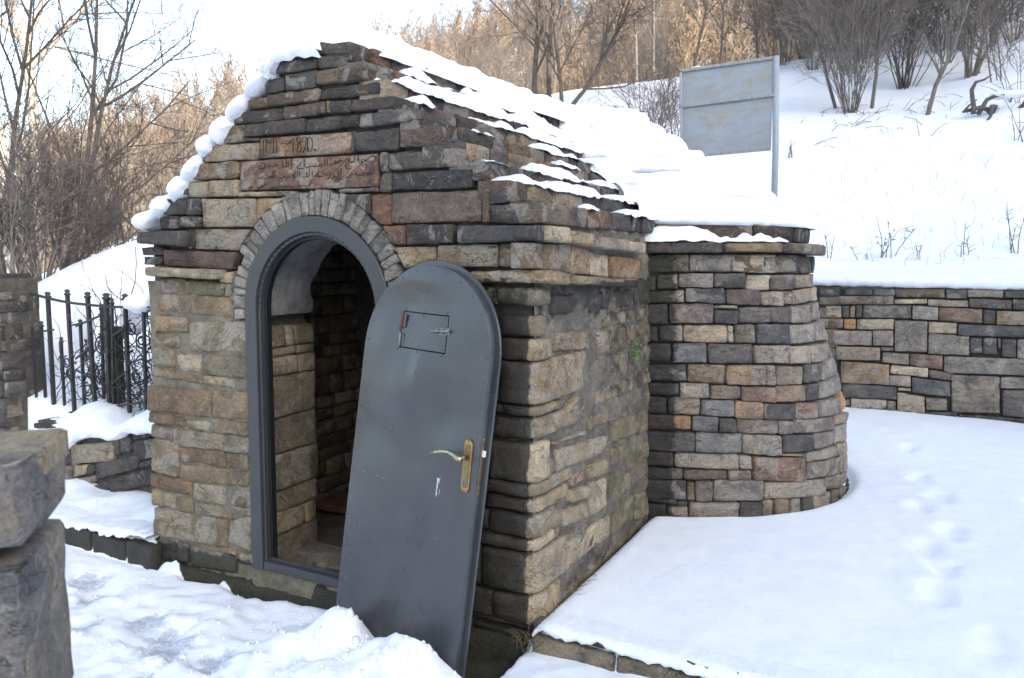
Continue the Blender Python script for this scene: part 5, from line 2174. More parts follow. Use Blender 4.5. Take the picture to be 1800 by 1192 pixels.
# snow bank lying on the wall head
V, F = [], []
nu, nw = 300, 22
for i in range(nu + 1):
    x = -.6 + 6.2 * i / nu
    bulge = .05 * fbm(np.array(x / .5), np.array(0.0), 401, 4) + .018 * fbm(np.array(x / .07), np.array(1.0), 403, 3)
    for j in range(nw + 1):
        f = j / nw
        if f < .35:       # underside and rounded nose
            a = -math.pi / 2 * .9 + math.pi / 2 * .9 * (f / .35) + math.pi / 2 * (f / .35) * .9
            y = 5.98 - (.060 + .5 * bulge) * math.cos(a)
            z = 1.445 + .055 * math.sin(a) + .012 * fbm(np.array(x / .05), np.array(f * 3), 409, 2)
        else:
            g = (f - .35) / .65
            y = 5.98 + .75 * g ** 1.3
            z = 1.50 + .06 * math.sin(g * math.pi * .5) + .05 * bulge * 8 * math.sin(g * math.pi) * .5
            gz_ = hill(np.array(x), np.array(y)) + .02
            k = float(sstep(.35, 1.0, g))
            z = z * (1 - k) + float(gz_ + (.015 if g < .95 else -.06)) * k
        V.append((x, float(y), float(z)))
for i in range(nu):
    for j in range(nw):
        a = i * (nw + 1) + j
        F.append((a, a + nw + 1, a + nw + 2, a + 1))
o = mesh_obj('wall_snow', V, F, M_SNOW)
tag(o, 'rounded bank of snow lying along the top of the retaining wall', 'snow', None, 'stuff')

# ------------------------------------------------------------------ left: pier, low wall, fence
PIERO = empty('stone_pier', (-5.1, .5, 0))
tag(PIERO, 'dark stone gate pier at the left end of the iron fence', 'pier')
mb = MB()
mb.box((-5.13, .62, .55), (.56, .28, 1.9))
pc = mb.build('pier_core', M_MORTAR, PIERO, False)
s_l = plane_surf((0, .45, 0), (1, 0, 0), (0, -1, 0))
for q, c in table(PIER):
    q = [(p[0] - .41, p[1]) for p in q]
    stone(q, s_l, c[0], pc, proud=.018, depth=.09, rough=.007, res=.045, gain=1.15, desat=.5)
s_pr = plane_surf((-4.86, .45, 0), (0, 1, 0), (1, 0, 0))
for q in courses(.0, .32, -.2, 1.5, (.08, .16), (.16, .3), 61):
    stone(q, s_pr, rw.choice('dgudu'), pc, proud=.012, res=.05, gain=1.2, desat=.4)
stone([(-5.39, .30), (-4.85, .30), (-4.85, .02), (-5.39, .02)], lambda s, z, d: Vector((s, .42 + z, 1.50 + d)), 'd', PIERO, 'cap_stone', proud=.03, depth=.05)

LOWO = empty('low_wall', (-3.5, .5, -.05))
tag(LOWO, 'low dark stone wall under the iron fence left of the house', 'wall')
mb = MB()
mb.box((-3.5, .60, .12), (1.95, .26, .60))
lc = mb.build('wall_core', M_MORTAR, LOWO, False)
for q, c in table(LOWW):
    stone(q, s_l, c[0], lc, proud=.018, depth=.08, rough=.007, res=.04, wet=lambda p: (.35, .2))
for q in courses(-2.98, -2.55, -.05, .42, (.1, .16), (.2, .3), 62):
    stone(q, s_l, 'd', lc, proud=.01, res=.06)
for q in courses(-4.5, -3.95, -.1, .40, (.1, .16), (.2, .3), 63):
    stone(q, s_l, 'd', lc, proud=.006, res=.06)


def lowtop(u, w):
    return (u, w, .40 + .10 * float(sstep(-3.6, -3.2, u)) - .06 * float(sstep(-3.9, -4.4, u)))


# snow heaped on the low wall
V, F = [], []
nu, nw = 80, 20
for i in range(nu + 1):
    u = -4.48 + 1.95 * i / nu
    crest = .10 * math.exp(-((u + 3.92) / .26) ** 2) + .05 * math.exp(-((u + 3.3) / .2) ** 2) + .035 * fbm(np.array(u / .2), np.array(2.0), 501, 4)
    base = lowtop(u, 0)[2]
    drp = .10 * float(sstep(-3.75, -4.1, u)) + .03 * fbm(np.array(u / .12), np.array(7.0), 503, 3)
    for j in range(nw + 1):
        f = j / nw
        w = .375 + .62 * f
        t = min(1, f / .35)
        t = math.sqrt(max(0, 1 - (1 - t) ** 2))
        z = base - .02 - drp * (1 - t) + (.10 + crest) * t + .010 * pn(u, w, 3, 14)
        z -= .03 * (f if f > .6 else 0)
        V.append((u, w + .02 * pn(u, 1, f, 8), float(z)))
for i in range(nu):
    for j in range(nw):
        a = i * (nw + 1) + j
        F.append((a, a + nw + 1, a + nw + 2, a + 1))
b0 = len(V)
for i in range(nu + 1):
    x, y, z = V[i * (nw + 1)]
    V.append((x, .46, z - .01))
for i in range(nu):
    F.append((i * (nw + 1), b0 + i, b0 + i + 1, (i + 1) * (nw + 1)))
o = mesh_obj('wall_snow', V, F, M_SNOW)
tag(o, 'heaped snow on the low stone wall at the foot of the fence', 'snow', None, 'stuff')

# iron fence
FEN = empty('iron_fence', (-3.7, .62, .4))
tag(FEN, 'dark wrought iron fence with scrolls and a sweeping top rail', 'fence')
FY = .66
# (x at top, z top, x at foot, z foot) of the tall and short bars, from the photograph's spacing
def bar(x0, z0, x1, z1, w, name, finial=False, y=FY):
    mb = MB()
    mb.tube([(x0, y, z0), (x1, y, z1)], w * .62, 4)
    b = mb.build(name, M_IRON, FEN, False)
    if finial:
        m2 = MB()
        m2.tube([(x0, y, z0 - .002), (x0, y, z0 + .01), (x0, y, z0 + .018), (x0, y, z0 + .034), (x0, y, z0 + .046)], [w * .9, w * .9, w * .5, w * .85, w * .15], 8)
        m2.build('finial', M_IRON, b)
    return b
for (xa, za, xb, zb, w) in FBARS_T:
    bar(xa, za, xb, zb, w, 'bar', True)
for (xa, za, xb, zb, w) in FBARS_S:
    bar(xa, za, xb, zb, w, 'short_bar', True, FY + .03)
for pts, w in FRAILS:
    mb = MB()
    mb.tube([(x, FY - .012, z) for x, z in pts], w, 4)
    mb.build('rail', M_IRON, FEN, False)
for (cx, cz, r) in FSCROLL:
    mb = MB()
    P = []
    for k in range(30):
        t = k / 29
        a = math.pi * .5 + t * math.pi * 3.1
        rr5 = r * (1 - .62 * t)
        P.append((cx + rr5 * math.cos(a), FY + .012, cz + rr5 * math.sin(a)))
    mb.tube(P, .0065, 5)
    mb.build('scroll', M_IRON, FEN)
mb = MB()
mb.bevbox((FPOST[0], FY + .05, (FPOST[1] + FPOST[2]) / 2), (.07, .07, FPOST[2] - FPOST[1]), .004)
mb.build('post', M_IRON, FEN, False)

# creeper stems tangled through the fence
def tangle(mb, r, n, x0, x1, z0, z1, y0, y1, L, rad, bend=.35, up=.1):
    for _ in range(n):
        p = Vector((r.uniform(x0, x1), r.uniform(y0, y1), r.uniform(z0, z1)))
        d = Vector((r.gauss(0, 1), r.gauss(0, .4), r.gauss(.3, 1))).normalized()
        P = [p.copy()]
        m = r.randint(5, 9)
        for k in range(m):
            d = (d + Vector((r.gauss(0, bend), r.gauss(0, bend * .4), r.gauss(0, bend) + up * .2))).normalized()
            p = p + d * L / m
            p.y = min(max(p.y, y0), y1)
            P.append(p.copy())
        rr6 = rad * r.uniform(.5, 1.2)
        mb.tube(P, [rr6 * (1 - .6 * k / m) for k in range(m + 1)], 4, False)


vr2 = random.Random(71)
mb = MB()
tangle(mb, vr2, 120, -3.95, -3.40, .50, 1.15, .60, .84, .40, .0042)
tangle(mb, vr2, 60, -4.65, -3.95, .45, 1.0, .64, .84, .4, .004)
tangle(mb, vr2, 30, -3.9, -3.4, .48, 1.1, .60, .84, .7, .005, up=.6)
VI = mb.build('climbing_vine', M_VINE, None, True, origin=(-3.3, .7, .42))
tag(VI, 'leafless dark vine tangled through the right part of the iron fence', 'vine')
mb = MB()
for _ in range(90):
    c = Vector((vr2.uniform(-4.3, -3.4), vr2.uniform(.60, .84), vr2.uniform(.55, 1.25)))
    a = Vector((vr2.gauss(0, 1), vr2.gauss(0, 1), vr2.gauss(0, 1))).normalized() * vr2.uniform(.010, .02)
    b = a.orthogonal().normalized() * a.length * .7
    mb.add([c - a, c + b, c + a, c - b + Vector((0, .006, 0))], [(0, 1, 2, 3)])
lv = mb.build('withered_leaf', plain('withered_leaf', (.05, .04, .03), .8, nscale=30, namt=.4, bmp=0), VI, False)
lv['kind'] = 'stuff'
# snow caught in the fence top
def blob(name, c, r, label, seed, parent=None):
    V, F = [], []
    n, m = 20, 12
    for j in range(m + 1):
        p = math.pi * j / m
        for i in range(n):
            t = 2 * math.pi * i / n
            d = Vector((math.sin(p) * math.cos(t), math.sin(p) * math.sin(t), math.cos(p)))
            s = 1 + .30 * pn(d.x + seed, d.y, d.z, 1.6) + .16 * pn(d.x + seed, d.y, d.z, 4.2) + .07 * pn(d.x, d.y + seed, d.z, 10)
            V.append((c[0] + d.x * r[0] * s, c[1] + d.y * r[1] * s, c[2] + d.z * r[2] * s))
    for j in range(m):
        for i in range(n):
            F.append((j * n + i, (j + 1) * n + i, (j + 1) * n + (i + 1) % n, j * n + (i + 1) % n))
    o = mesh_obj(name, V, F, M_SNOW, parent, center=True)
    tag(o, label, 'snow lump')
    return o
blob('snow_lump', (-3.52, .68, 1.345), (.15, .08, .07), 'lump of snow caught on the fence rail beside the house', 3)
blob('snow_lump', (-3.74, .78, 1.20), (.13, .07, .10), 'ragged clump of snow caught in the vine behind the fence bars', 8)
blob('snow_lump', (-4.36, .80, 1.08), (.10, .07, .20), 'clump of snow stuck behind the left fence bars', 13)

phi = (1 + 5 ** .5) / 2
ICO = [Vector(p).normalized() for p in ((-1, phi, 0), (1, phi, 0), (-1, -phi, 0), (1, -phi, 0), (0, -1, phi), (0, 1, phi), (0, -1, -phi), (0, 1, -phi), (phi, 0, -1), (phi, 0, 1), (-phi, 0, -1), (-phi, 0, 1))]
ICF = [(0, 11, 5), (0, 5, 1), (0, 1, 7), (0, 7, 10), (0, 10, 11), (1, 5, 9), (5, 11, 4), (11, 10, 2), (10, 7, 6), (7, 1, 8), (3, 9, 4), (3, 4, 2), (3, 2, 6), (3, 6, 8), (3, 8, 9), (4, 9, 5), (2, 4, 11), (6, 2, 10), (8, 6, 7), (9, 8, 1)]

# ------------------------------------------------------------------ kerbs
KR = empty('stone_kerb', (.8, -.08, -.1))
tag(KR, 'low stone kerb holding the snowy platform right of the house', 'kerb')
kr = random.Random(81)
x = .03
while x < 3.4:
    w = kr.uniform(.28, .52)
    z1, zp = .000, float(path_z(np.array(x + w / 2)))
    stone([(x, z1 - .012), (x + w, z1 - .012 + kr.uniform(-.006, .004)), (x + w, zp - .12), (x, zp - .12)], s_front, 'G', KR, 'kerb_stone', proud=.085 + kr.uniform(0, .01), depth=-.02, old=True, wet=lambda p: (.3, .35), rough=.006, gap=.006)
    x += w
x = .02
while x < 3.2:
    w = kr.uniform(.07, .19)
    stone([(x, .040 + kr.uniform(-.014, .006)), (x + w, .040 + kr.uniform(-.014, .006)), (x + w, -.010), (x, -.010)], s_front, kr.choice('pdrpd'), KR, 'edge_stone', proud=.075 + kr.uniform(-.012, .006), depth=.02, wet=lambda p: (.35, .1), res=.03, rough=.01, gap=.006)
    x += w
KL = empty('stone_kerb', (-3.1, -.08, -.1))
tag(KL, 'dark wet kerb stones under the snow left of the house', 'kerb')
x = -4.6
while x < -2.50:
    w = kr.uniform(.16, .36)
    if -2.50 - x - w < .1:
        w = -2.50 - x
    zp = float(path_z(np.array(x)))
    stone([(x, -.055), (x + w, -.055 + kr.uniform(-.01, .006)), (x + w, zp - .1), (x, zp - .1)], s_front, 'd', KL, 'kerb_stone', proud=.08 + kr.uniform(0, .015), depth=-.02, old=True, wet=lambda p: (.8, .4), gap=.006)
    x += w

# platform snow rolls over its kerb
def roll(x0, x1, zt, label, seed):
    V, F = [], []
    n, m = 150, 12
    for i in range(n + 1):
        x = x0 + (x1 - x0) * i / n
        nse = float(fbm(np.array(x / .22), np.array(seed), seed, 5, .6))
        nf = float(fbm(np.array(x / .035), np.array(seed + 1.), seed + 3, 3, .6))
        z0 = gz(x, .14) + .004
        for j in range(m + 1):
            a = math.pi * .5 * j / m * 1.25
            rad = .026 + .030 * nse + .012 * nf
            rad = max(rad, .008)
            y = -.040 + .0 - (rad + .02) * math.sin(min(a, math.pi / 2)) + (.02 * (a - math.pi / 2) if a > math.pi / 2 else 0)
            z = z0 - rad * (1 - math.cos(a)) * .95 + (.006 * pn(x, j * .1, seed, 30))
            V.append((x, y, z))
        V.append((x, .16, z0 - .008))
    m2 = m + 2
    for i in range(n):
        F.append((i * m2 + m + 1, i * m2, (i + 1) * m2, (i + 1) * m2 + m + 1))
        for j in range(m):
            F.append((i * m2 + j, i * m2 + j + 1, (i + 1) * m2 + j + 1, (i + 1) * m2 + j))
    o = mesh_obj('kerb_snow', V, F, M_SNOW)
    tag(o, label, 'snow', None, 'stuff')
roll(.035, 3.6, .04, 'snow edge rolling over the kerb right of the house', 601)
roll(-4.6, -2.60, -.03, 'snow edge drooping over the wet kerb left of the house', 611)

# crumbs and broken crust on the shovelled heap and the path
mb = MB()
cr_ = random.Random(606)
for i in range(420):
    if i < 240:
        x, y = cr_.gauss(-.5, .42), cr_.gauss(-.62, .20)
    else:
        x, y = cr_.uniform(-2.9, .6), cr_.uniform(-1.5, -.15)
    if y > -.26 - .208 * (x + .97) and x > -1.05:
        continue
    spots_ = (x, y)
    s = cr_.uniform(.004, .012) * (2.0 if cr_.random() < .10 else 1)
    mb.add(*(lambda c, s: ([Vector(c) + Vector(p) * s * cr_.uniform(.7, 1.25) for p in ICO], ICF))((x, y, 0), s))
CV = np.array(mb.v)
zz = ground_height(CV[:, 0], CV[:, 1])[0]
CV[:, 2] += zz + .002
o = mesh_obj('snow_crumbs', CV, mb.f, M_SNOW)
tag(o, 'crumbs of broken snow crust on the heap and path before the door', 'snow', None, 'stuff')

# dry grass at the corner of the house
mb = MB()
gr = random.Random(90)
for _ in range(60):
    if gr.random() < .5:
        bx, by, bz = gr.uniform(-.03, .05), gr.uniform(-.14, -.02), -.08
    else:
        by = gr.uniform(.05, .9)
        bx, bz = .02 + gr.uniform(0, .03), .0
    p = Vector((bx, by, bz))
    d = Vector((gr.gauss(.2, .5), gr.gauss(-.1, .5), 1)).normalized()
    P = [p]
    for k in range(4):
        p = p + d * gr.uniform(.02, .045)
        d = (d + Vector((gr.gauss(0, .3), gr.gauss(0, .3), -.25))).normalized()
        P.append(p)
    mb.tube(P, [.0022, .002, .0016, .0012, .0005], 3, False)
o = mb.build('dry_grass', M_DRY, None)
tag(o, 'dry grass blades at the foot of the near house corner', 'grass', None, 'stuff')
# small green plant on the side wall
mb = MB()
for k in range(26):
    c = Vector((.02 + gr.uniform(0, .03), 1.28 + gr.gauss(0, .035), 1.135 + gr.gauss(0, .035)))
    a = Vector((gr.uniform(.2, 1), gr.gauss(0, 1), gr.gauss(.2, 1))).normalized() * .016
    b = a.orthogonal().normalized() * .007
    mb.add([c - a, c + b, c + a, c - b], [(0, 1, 2, 3)])
mb.tube([(.0, 1.28, 1.10), (.03, 1.28, 1.13)], .002, 4)
o = mb.build('wall_plant', plain('green_leaf', (.055, .12, .022), .6, nscale=40, namt=.4, bmp=0), None, False)
tag(o, 'tiny green plant growing from the side wall of the house', 'plant', None, 'stuff')

# ------------------------------------------------------------------ near pillar at the left edge
NP = empty('stone_pillar', (-.1, -2.3, -.2))
tag(NP, 'blurred stone pillar of big grey blocks close to the viewer at the left edge', 'pillar')
P0 = Vector((.268, -2.440, 0))
uxn = Vector((math.cos(R(42)), math.sin(R(42)), 0))
nn = Vector((uxn.y, -uxn.x, 0))
s_np = plane_surf(P0, uxn, nn)
def sp(s, z, d):
    return s_np(s, z, d)
mb = MB()
for zc, zh, x1 in ((1.28, .12, -.03), (.66, .98, -.04), (.0, .3, -.04)):
    c = P0 + uxn * (x1 - .22) - nn * .13
    mb.box((c.x, c.y, zc), (.40, .2, zh), Matrix.Rotation(R(42), 3, 'Z'))
pcn = mb.build('pillar_core', M_MORTAR, NP, False)
NPS = [(-.52, .0, 1.365, 1.225, 'p'), (-.52, -.065, 1.218, 1.20, 'b'), (-.52, -.012, 1.195, .86, 'u'), (-.52, -.0, .85, .55, 'g'), (-.52, -.01, .54, .2, 'd'), (-.52, 0, .19, -.25, 'g')]
for (s0, s1, z1, z0, c) in NPS:
    stone([(s0, z1), (s1, z1), (s1 - .006, z0), (s0, z0)], sp, (.170, .158, .148, 0) if c != 'u' else (.135, .132, .126, 0), pcn, proud=.02, depth=.12, rough=.011, edge=.012, jit=.008, res=.025)
    s_pe = plane_surf(P0 + uxn * (s1 - .004), -nn, uxn)
    stone([(-.02, z1), (.26, z1), (.26, z0), (-.02, z0)], s_pe, (.170, .158, .148, 0), pcn, proud=-.004, depth=.05, old=True, res=.06)
stone([(-.52, .26), (-.002, .26), (-.002, -.015), (-.52, -.015)], lambda s, z, d: P0 + uxn * s - nn * z + Vector((0, 0, 1.358 + d)), 't', NP, 'cap_stone', proud=.006, depth=.04, old=True, res=.04, gain=1.3)

# ------------------------------------------------------------------ sign seen from behind
SG = empty('sign_board', (-.06, 6.3, 1.55))
tag(SG, 'rust streaked pale grey metal sign board on a single post behind the tower', 'sign')


def sign_mat():
    m, nt, b = new_mat('rust_streaked_sheet')
    tc = N(nt, 'ShaderNodeTexCoord')
    o = tc.outputs['Object']
    mp = N(nt, 'ShaderNodeMapping')
    mp.inputs['Scale'].default_value = (3.0, 1, 9.0)
    nt.links.new(o, mp.inputs[0])
    n1 = noise_tex(nt, mp.outputs[0], 1.0, 6, .75, .3)
    n2 = noise_tex(nt, o, 60, 3, .7)
    n3 = noise_tex(nt, o, 3, 4, .6)
    mp2 = N(nt, 'ShaderNodeMapping')
    mp2.inputs['Scale'].default_value = (22, 1, .9)
    nt.links.new(o, mp2.inputs[0])
    n4 = noise_tex(nt, mp2.outputs[0], 1.0, 3, .6)
    c = mixc(nt, 1.0, (.30, .33, .365, 1), ramp(nt, n3, (.3, .9), (.7, 1.08)), 'MULTIPLY')
    rm = mth(nt, 'MULTIPLY', mth(nt, 'MULTIPLY', mth(nt, 'SUBTRACT', n1, .46), 7.0, True), mth(nt, 'MULTIPLY', mth(nt, 'SUBTRACT', n2, .44), 12.0, True))
    c = mixc(nt, mth(nt, 'MULTIPLY', rm, .75), c, (.30, .225, .105, 1))
    st = mth(nt, 'MULTIPLY', mth(nt, 'SUBTRACT', n4, .60), 5.0, True)
    c = mixc(nt, mth(nt, 'MULTIPLY', st, .30), c, (.33, .26, .15, 1))
    nt.links.new(c, b.inputs['Base Color'])
    b.inputs['Roughness'].default_value = .6
    return m


M_SIGN = sign_mat()
M_SIGNP = plain('sign_post_paint', (.30, .335, .365), .55, nscale=12, namt=.12, bmp=.08, rust=.35)
M_SIGNR = plain('rusted_rail', (.28, .29, .285), .7, nscale=25, namt=.35, bmp=.2, rust=.45)
SY = 6.30
TL, TR, BR_, BL_ = (-1.18, 3.87), (-.125, 3.91), (-.110, 2.91), (-1.15, 2.87)
V = [(TL[0], SY, TL[1]), (TR[0], SY, TR[1]), (BR_[0], SY, BR_[1]), (BL_[0], SY, BL_[1])]
V += [(x, y + .012, z) for x, y, z in V]
mesh_obj('panel', V, [(0, 3, 2, 1), (4, 5, 6, 7), (0, 1, 5, 4), (1, 2, 6, 5), (2, 3, 7, 6), (3, 0, 4, 7)], M_SIGN, SG, False, origin=(-.6, SY, 3.4))
mb = MB()
mb.tube([(-.045, SY + .01, 1.35), (-.062, SY + .01, 2.9), (-.095, SY + .01, 3.93)], .036, 12)
mb.build('post', M_SIGNP, SG)
mb = MB()
mb.tube([(-.0955, SY + .01, 3.93), (-.096, SY + .01, 3.955)], [.037, .034], 12)
mb.build('post_cap', M_RUSTY, SG)


def rail(p, q, w=.034, name='frame_rail'):
    p, q = Vector((p[0], SY - .014, p[1])), Vector((q[0], SY - .014, q[1]))
    d = q - p
    rot = d.to_track_quat('X', 'Z').to_matrix()
    mb = MB()
    mb.bevbox((p + q) / 2, (d.length, .026, w), .003, rot)
    mb.build(name, M_SIGNR if name != 'edge_rail' else M_SIGNP, SG, False)


rail(TL, TR)
rail(BL_, BR_)
rail((-1.165, 3.455), (-.095, 3.50), .026, 'middle_rail')
rail((TL[0] + .015, TL[1]), (BL_[0] + .015, BL_[1]), .028, 'edge_rail')
blob('snow_lump', (-.98, SY, 3.895), (.07, .02, .012), 'thin crust of snow on the top edge of the sign board', 21)

# ------------------------------------------------------------------ bare trees and shrubs
def grow(mb_t, mb_w, r, p, d, L, rad, depth, cfg):
    nseg = cfg.get('segs', (6, 4, 2, 1, 1))[depth]
    P, Rr, D_ = [p.copy()], [rad], [d.copy()]
    tip = rad * cfg.get('tip', .35)
    for k in range(nseg):
        d = (d + Vector((r.gauss(0, 1), r.gauss(0, 1), r.gauss(0, 1))) * cfg['bend'] + Vector((0, 0, cfg['up']))).normalized()
        p = p + d * (L / nseg)
        P.append(p.copy())
        D_.append(d.copy())
        Rr.append(rad + (tip - rad) * (k + 1) / nseg)
    tgt = mb_t if depth <= cfg.get('trunk_levels', 1) else mb_w
    tgt.tube(P, Rr, 6 if depth == 0 else (5 if depth == 1 else 3), False)
    if depth >= cfg['levels']:
        return
    nch = cfg['kids'][min(depth, len(cfg['kids']) - 1)]
    for c in range(nch):
        t = cfg.get('low', .25) + (1 - cfg.get('low', .25)) * (c + r.random()) / nch
        if depth > 0:
            t = .12 + .86 * (c + r.random()) / nch
        x = t * nseg
        i = min(int(x), nseg - 1)
        q = P[i].lerp(P[i + 1], x - i)
        dd = D_[i]
        ax = dd.orthogonal().normalized()
        ax = Matrix.Rotation(r.uniform(0, 2 * math.pi), 3, dd) @ ax
        ang = r.uniform(*cfg['ang'])
        nd = (Matrix.Rotation(ang, 3, ax) @ dd).normalized()
        nl = L * cfg['ratio'] * r.uniform(.6, 1.15) * (1.15 - .55 * t if depth == 0 else 1)
        nr = min(Rr[i] * .75, rad * cfg.get('rr', .5) * r.uniform(.7, 1.1))
        grow(mb_t, mb_w, r, q, nd, nl, max(nr, cfg['minr']), depth + 1, cfg)


TREE = dict(levels=4, kids=[15, 8, 5, 3], ang=(.45, 1.05), ratio=.50, bend=.11, up=.05, minr=.0038, low=.14, trunk_levels=1)
THIN = dict(levels=3, kids=[12, 7, 5], ang=(.35, .8), ratio=.45, bend=.09, up=.06, minr=.0045, low=.12, trunk_levels=1)
LEFT = dict(TREE, kids=[10, 6, 4, 3], minr=.0032)
SHRUB = dict(levels=3, segs=(6, 3, 2, 1), kids=[7, 5, 3], ang=(.3, .9), ratio=.48, bend=.11, up=.03, minr=.0032, low=.2, trunk_levels=0)


def make_tree(name, base, H, rad, cfg, seed, label, cat, mt, mw, lean=(0, 0), stems=1, spread=.25, group=None, seg=None):
    r = random.Random(seed)
    t, w = MB(), MB()
    b = Vector(base)
    for s in range(stems):
        a = r.uniform(0, 2 * math.pi)
        k = 0 if stems == 1 else r.uniform(.2, 1) * spread
        d = Vector((lean[0] + math.cos(a) * k, lean[1] + math.sin(a) * k, 1)).normalized()
        off = Vector((math.cos(a), math.sin(a), 0)) * (0 if stems == 1 else r.uniform(.01, .10) * max(1, H / 2.2))
        hh = H * (1 if stems == 1 else r.uniform(.55, 1.1))
        rr7 = rad * (1 if stems == 1 else r.uniform(.5, 1.1))
        grow(t, w, r, b + off - Vector((0, 0, .06)), d, hh, rr7, 0, cfg)
    root = empty(name, b)
    tag(root, label, cat, group)
    t.build('trunk' if stems == 1 else 'stems', mt, root)
    w.build('crown' if cat == 'tree' else 'twigs', mw, root)
    return root


def hz_(x, y):
    return gz(x, y)


def along(px_dir, D_):
    """A point at horizontal distance D_ from the viewer in compass direction px_dir (radians left of +Y)."""
    return EYE.x - math.sin(px_dir) * D_, EYE.y + math.cos(px_dir) * D_


def az(px):
    return YAW - math.atan((px - 900) / 1408)


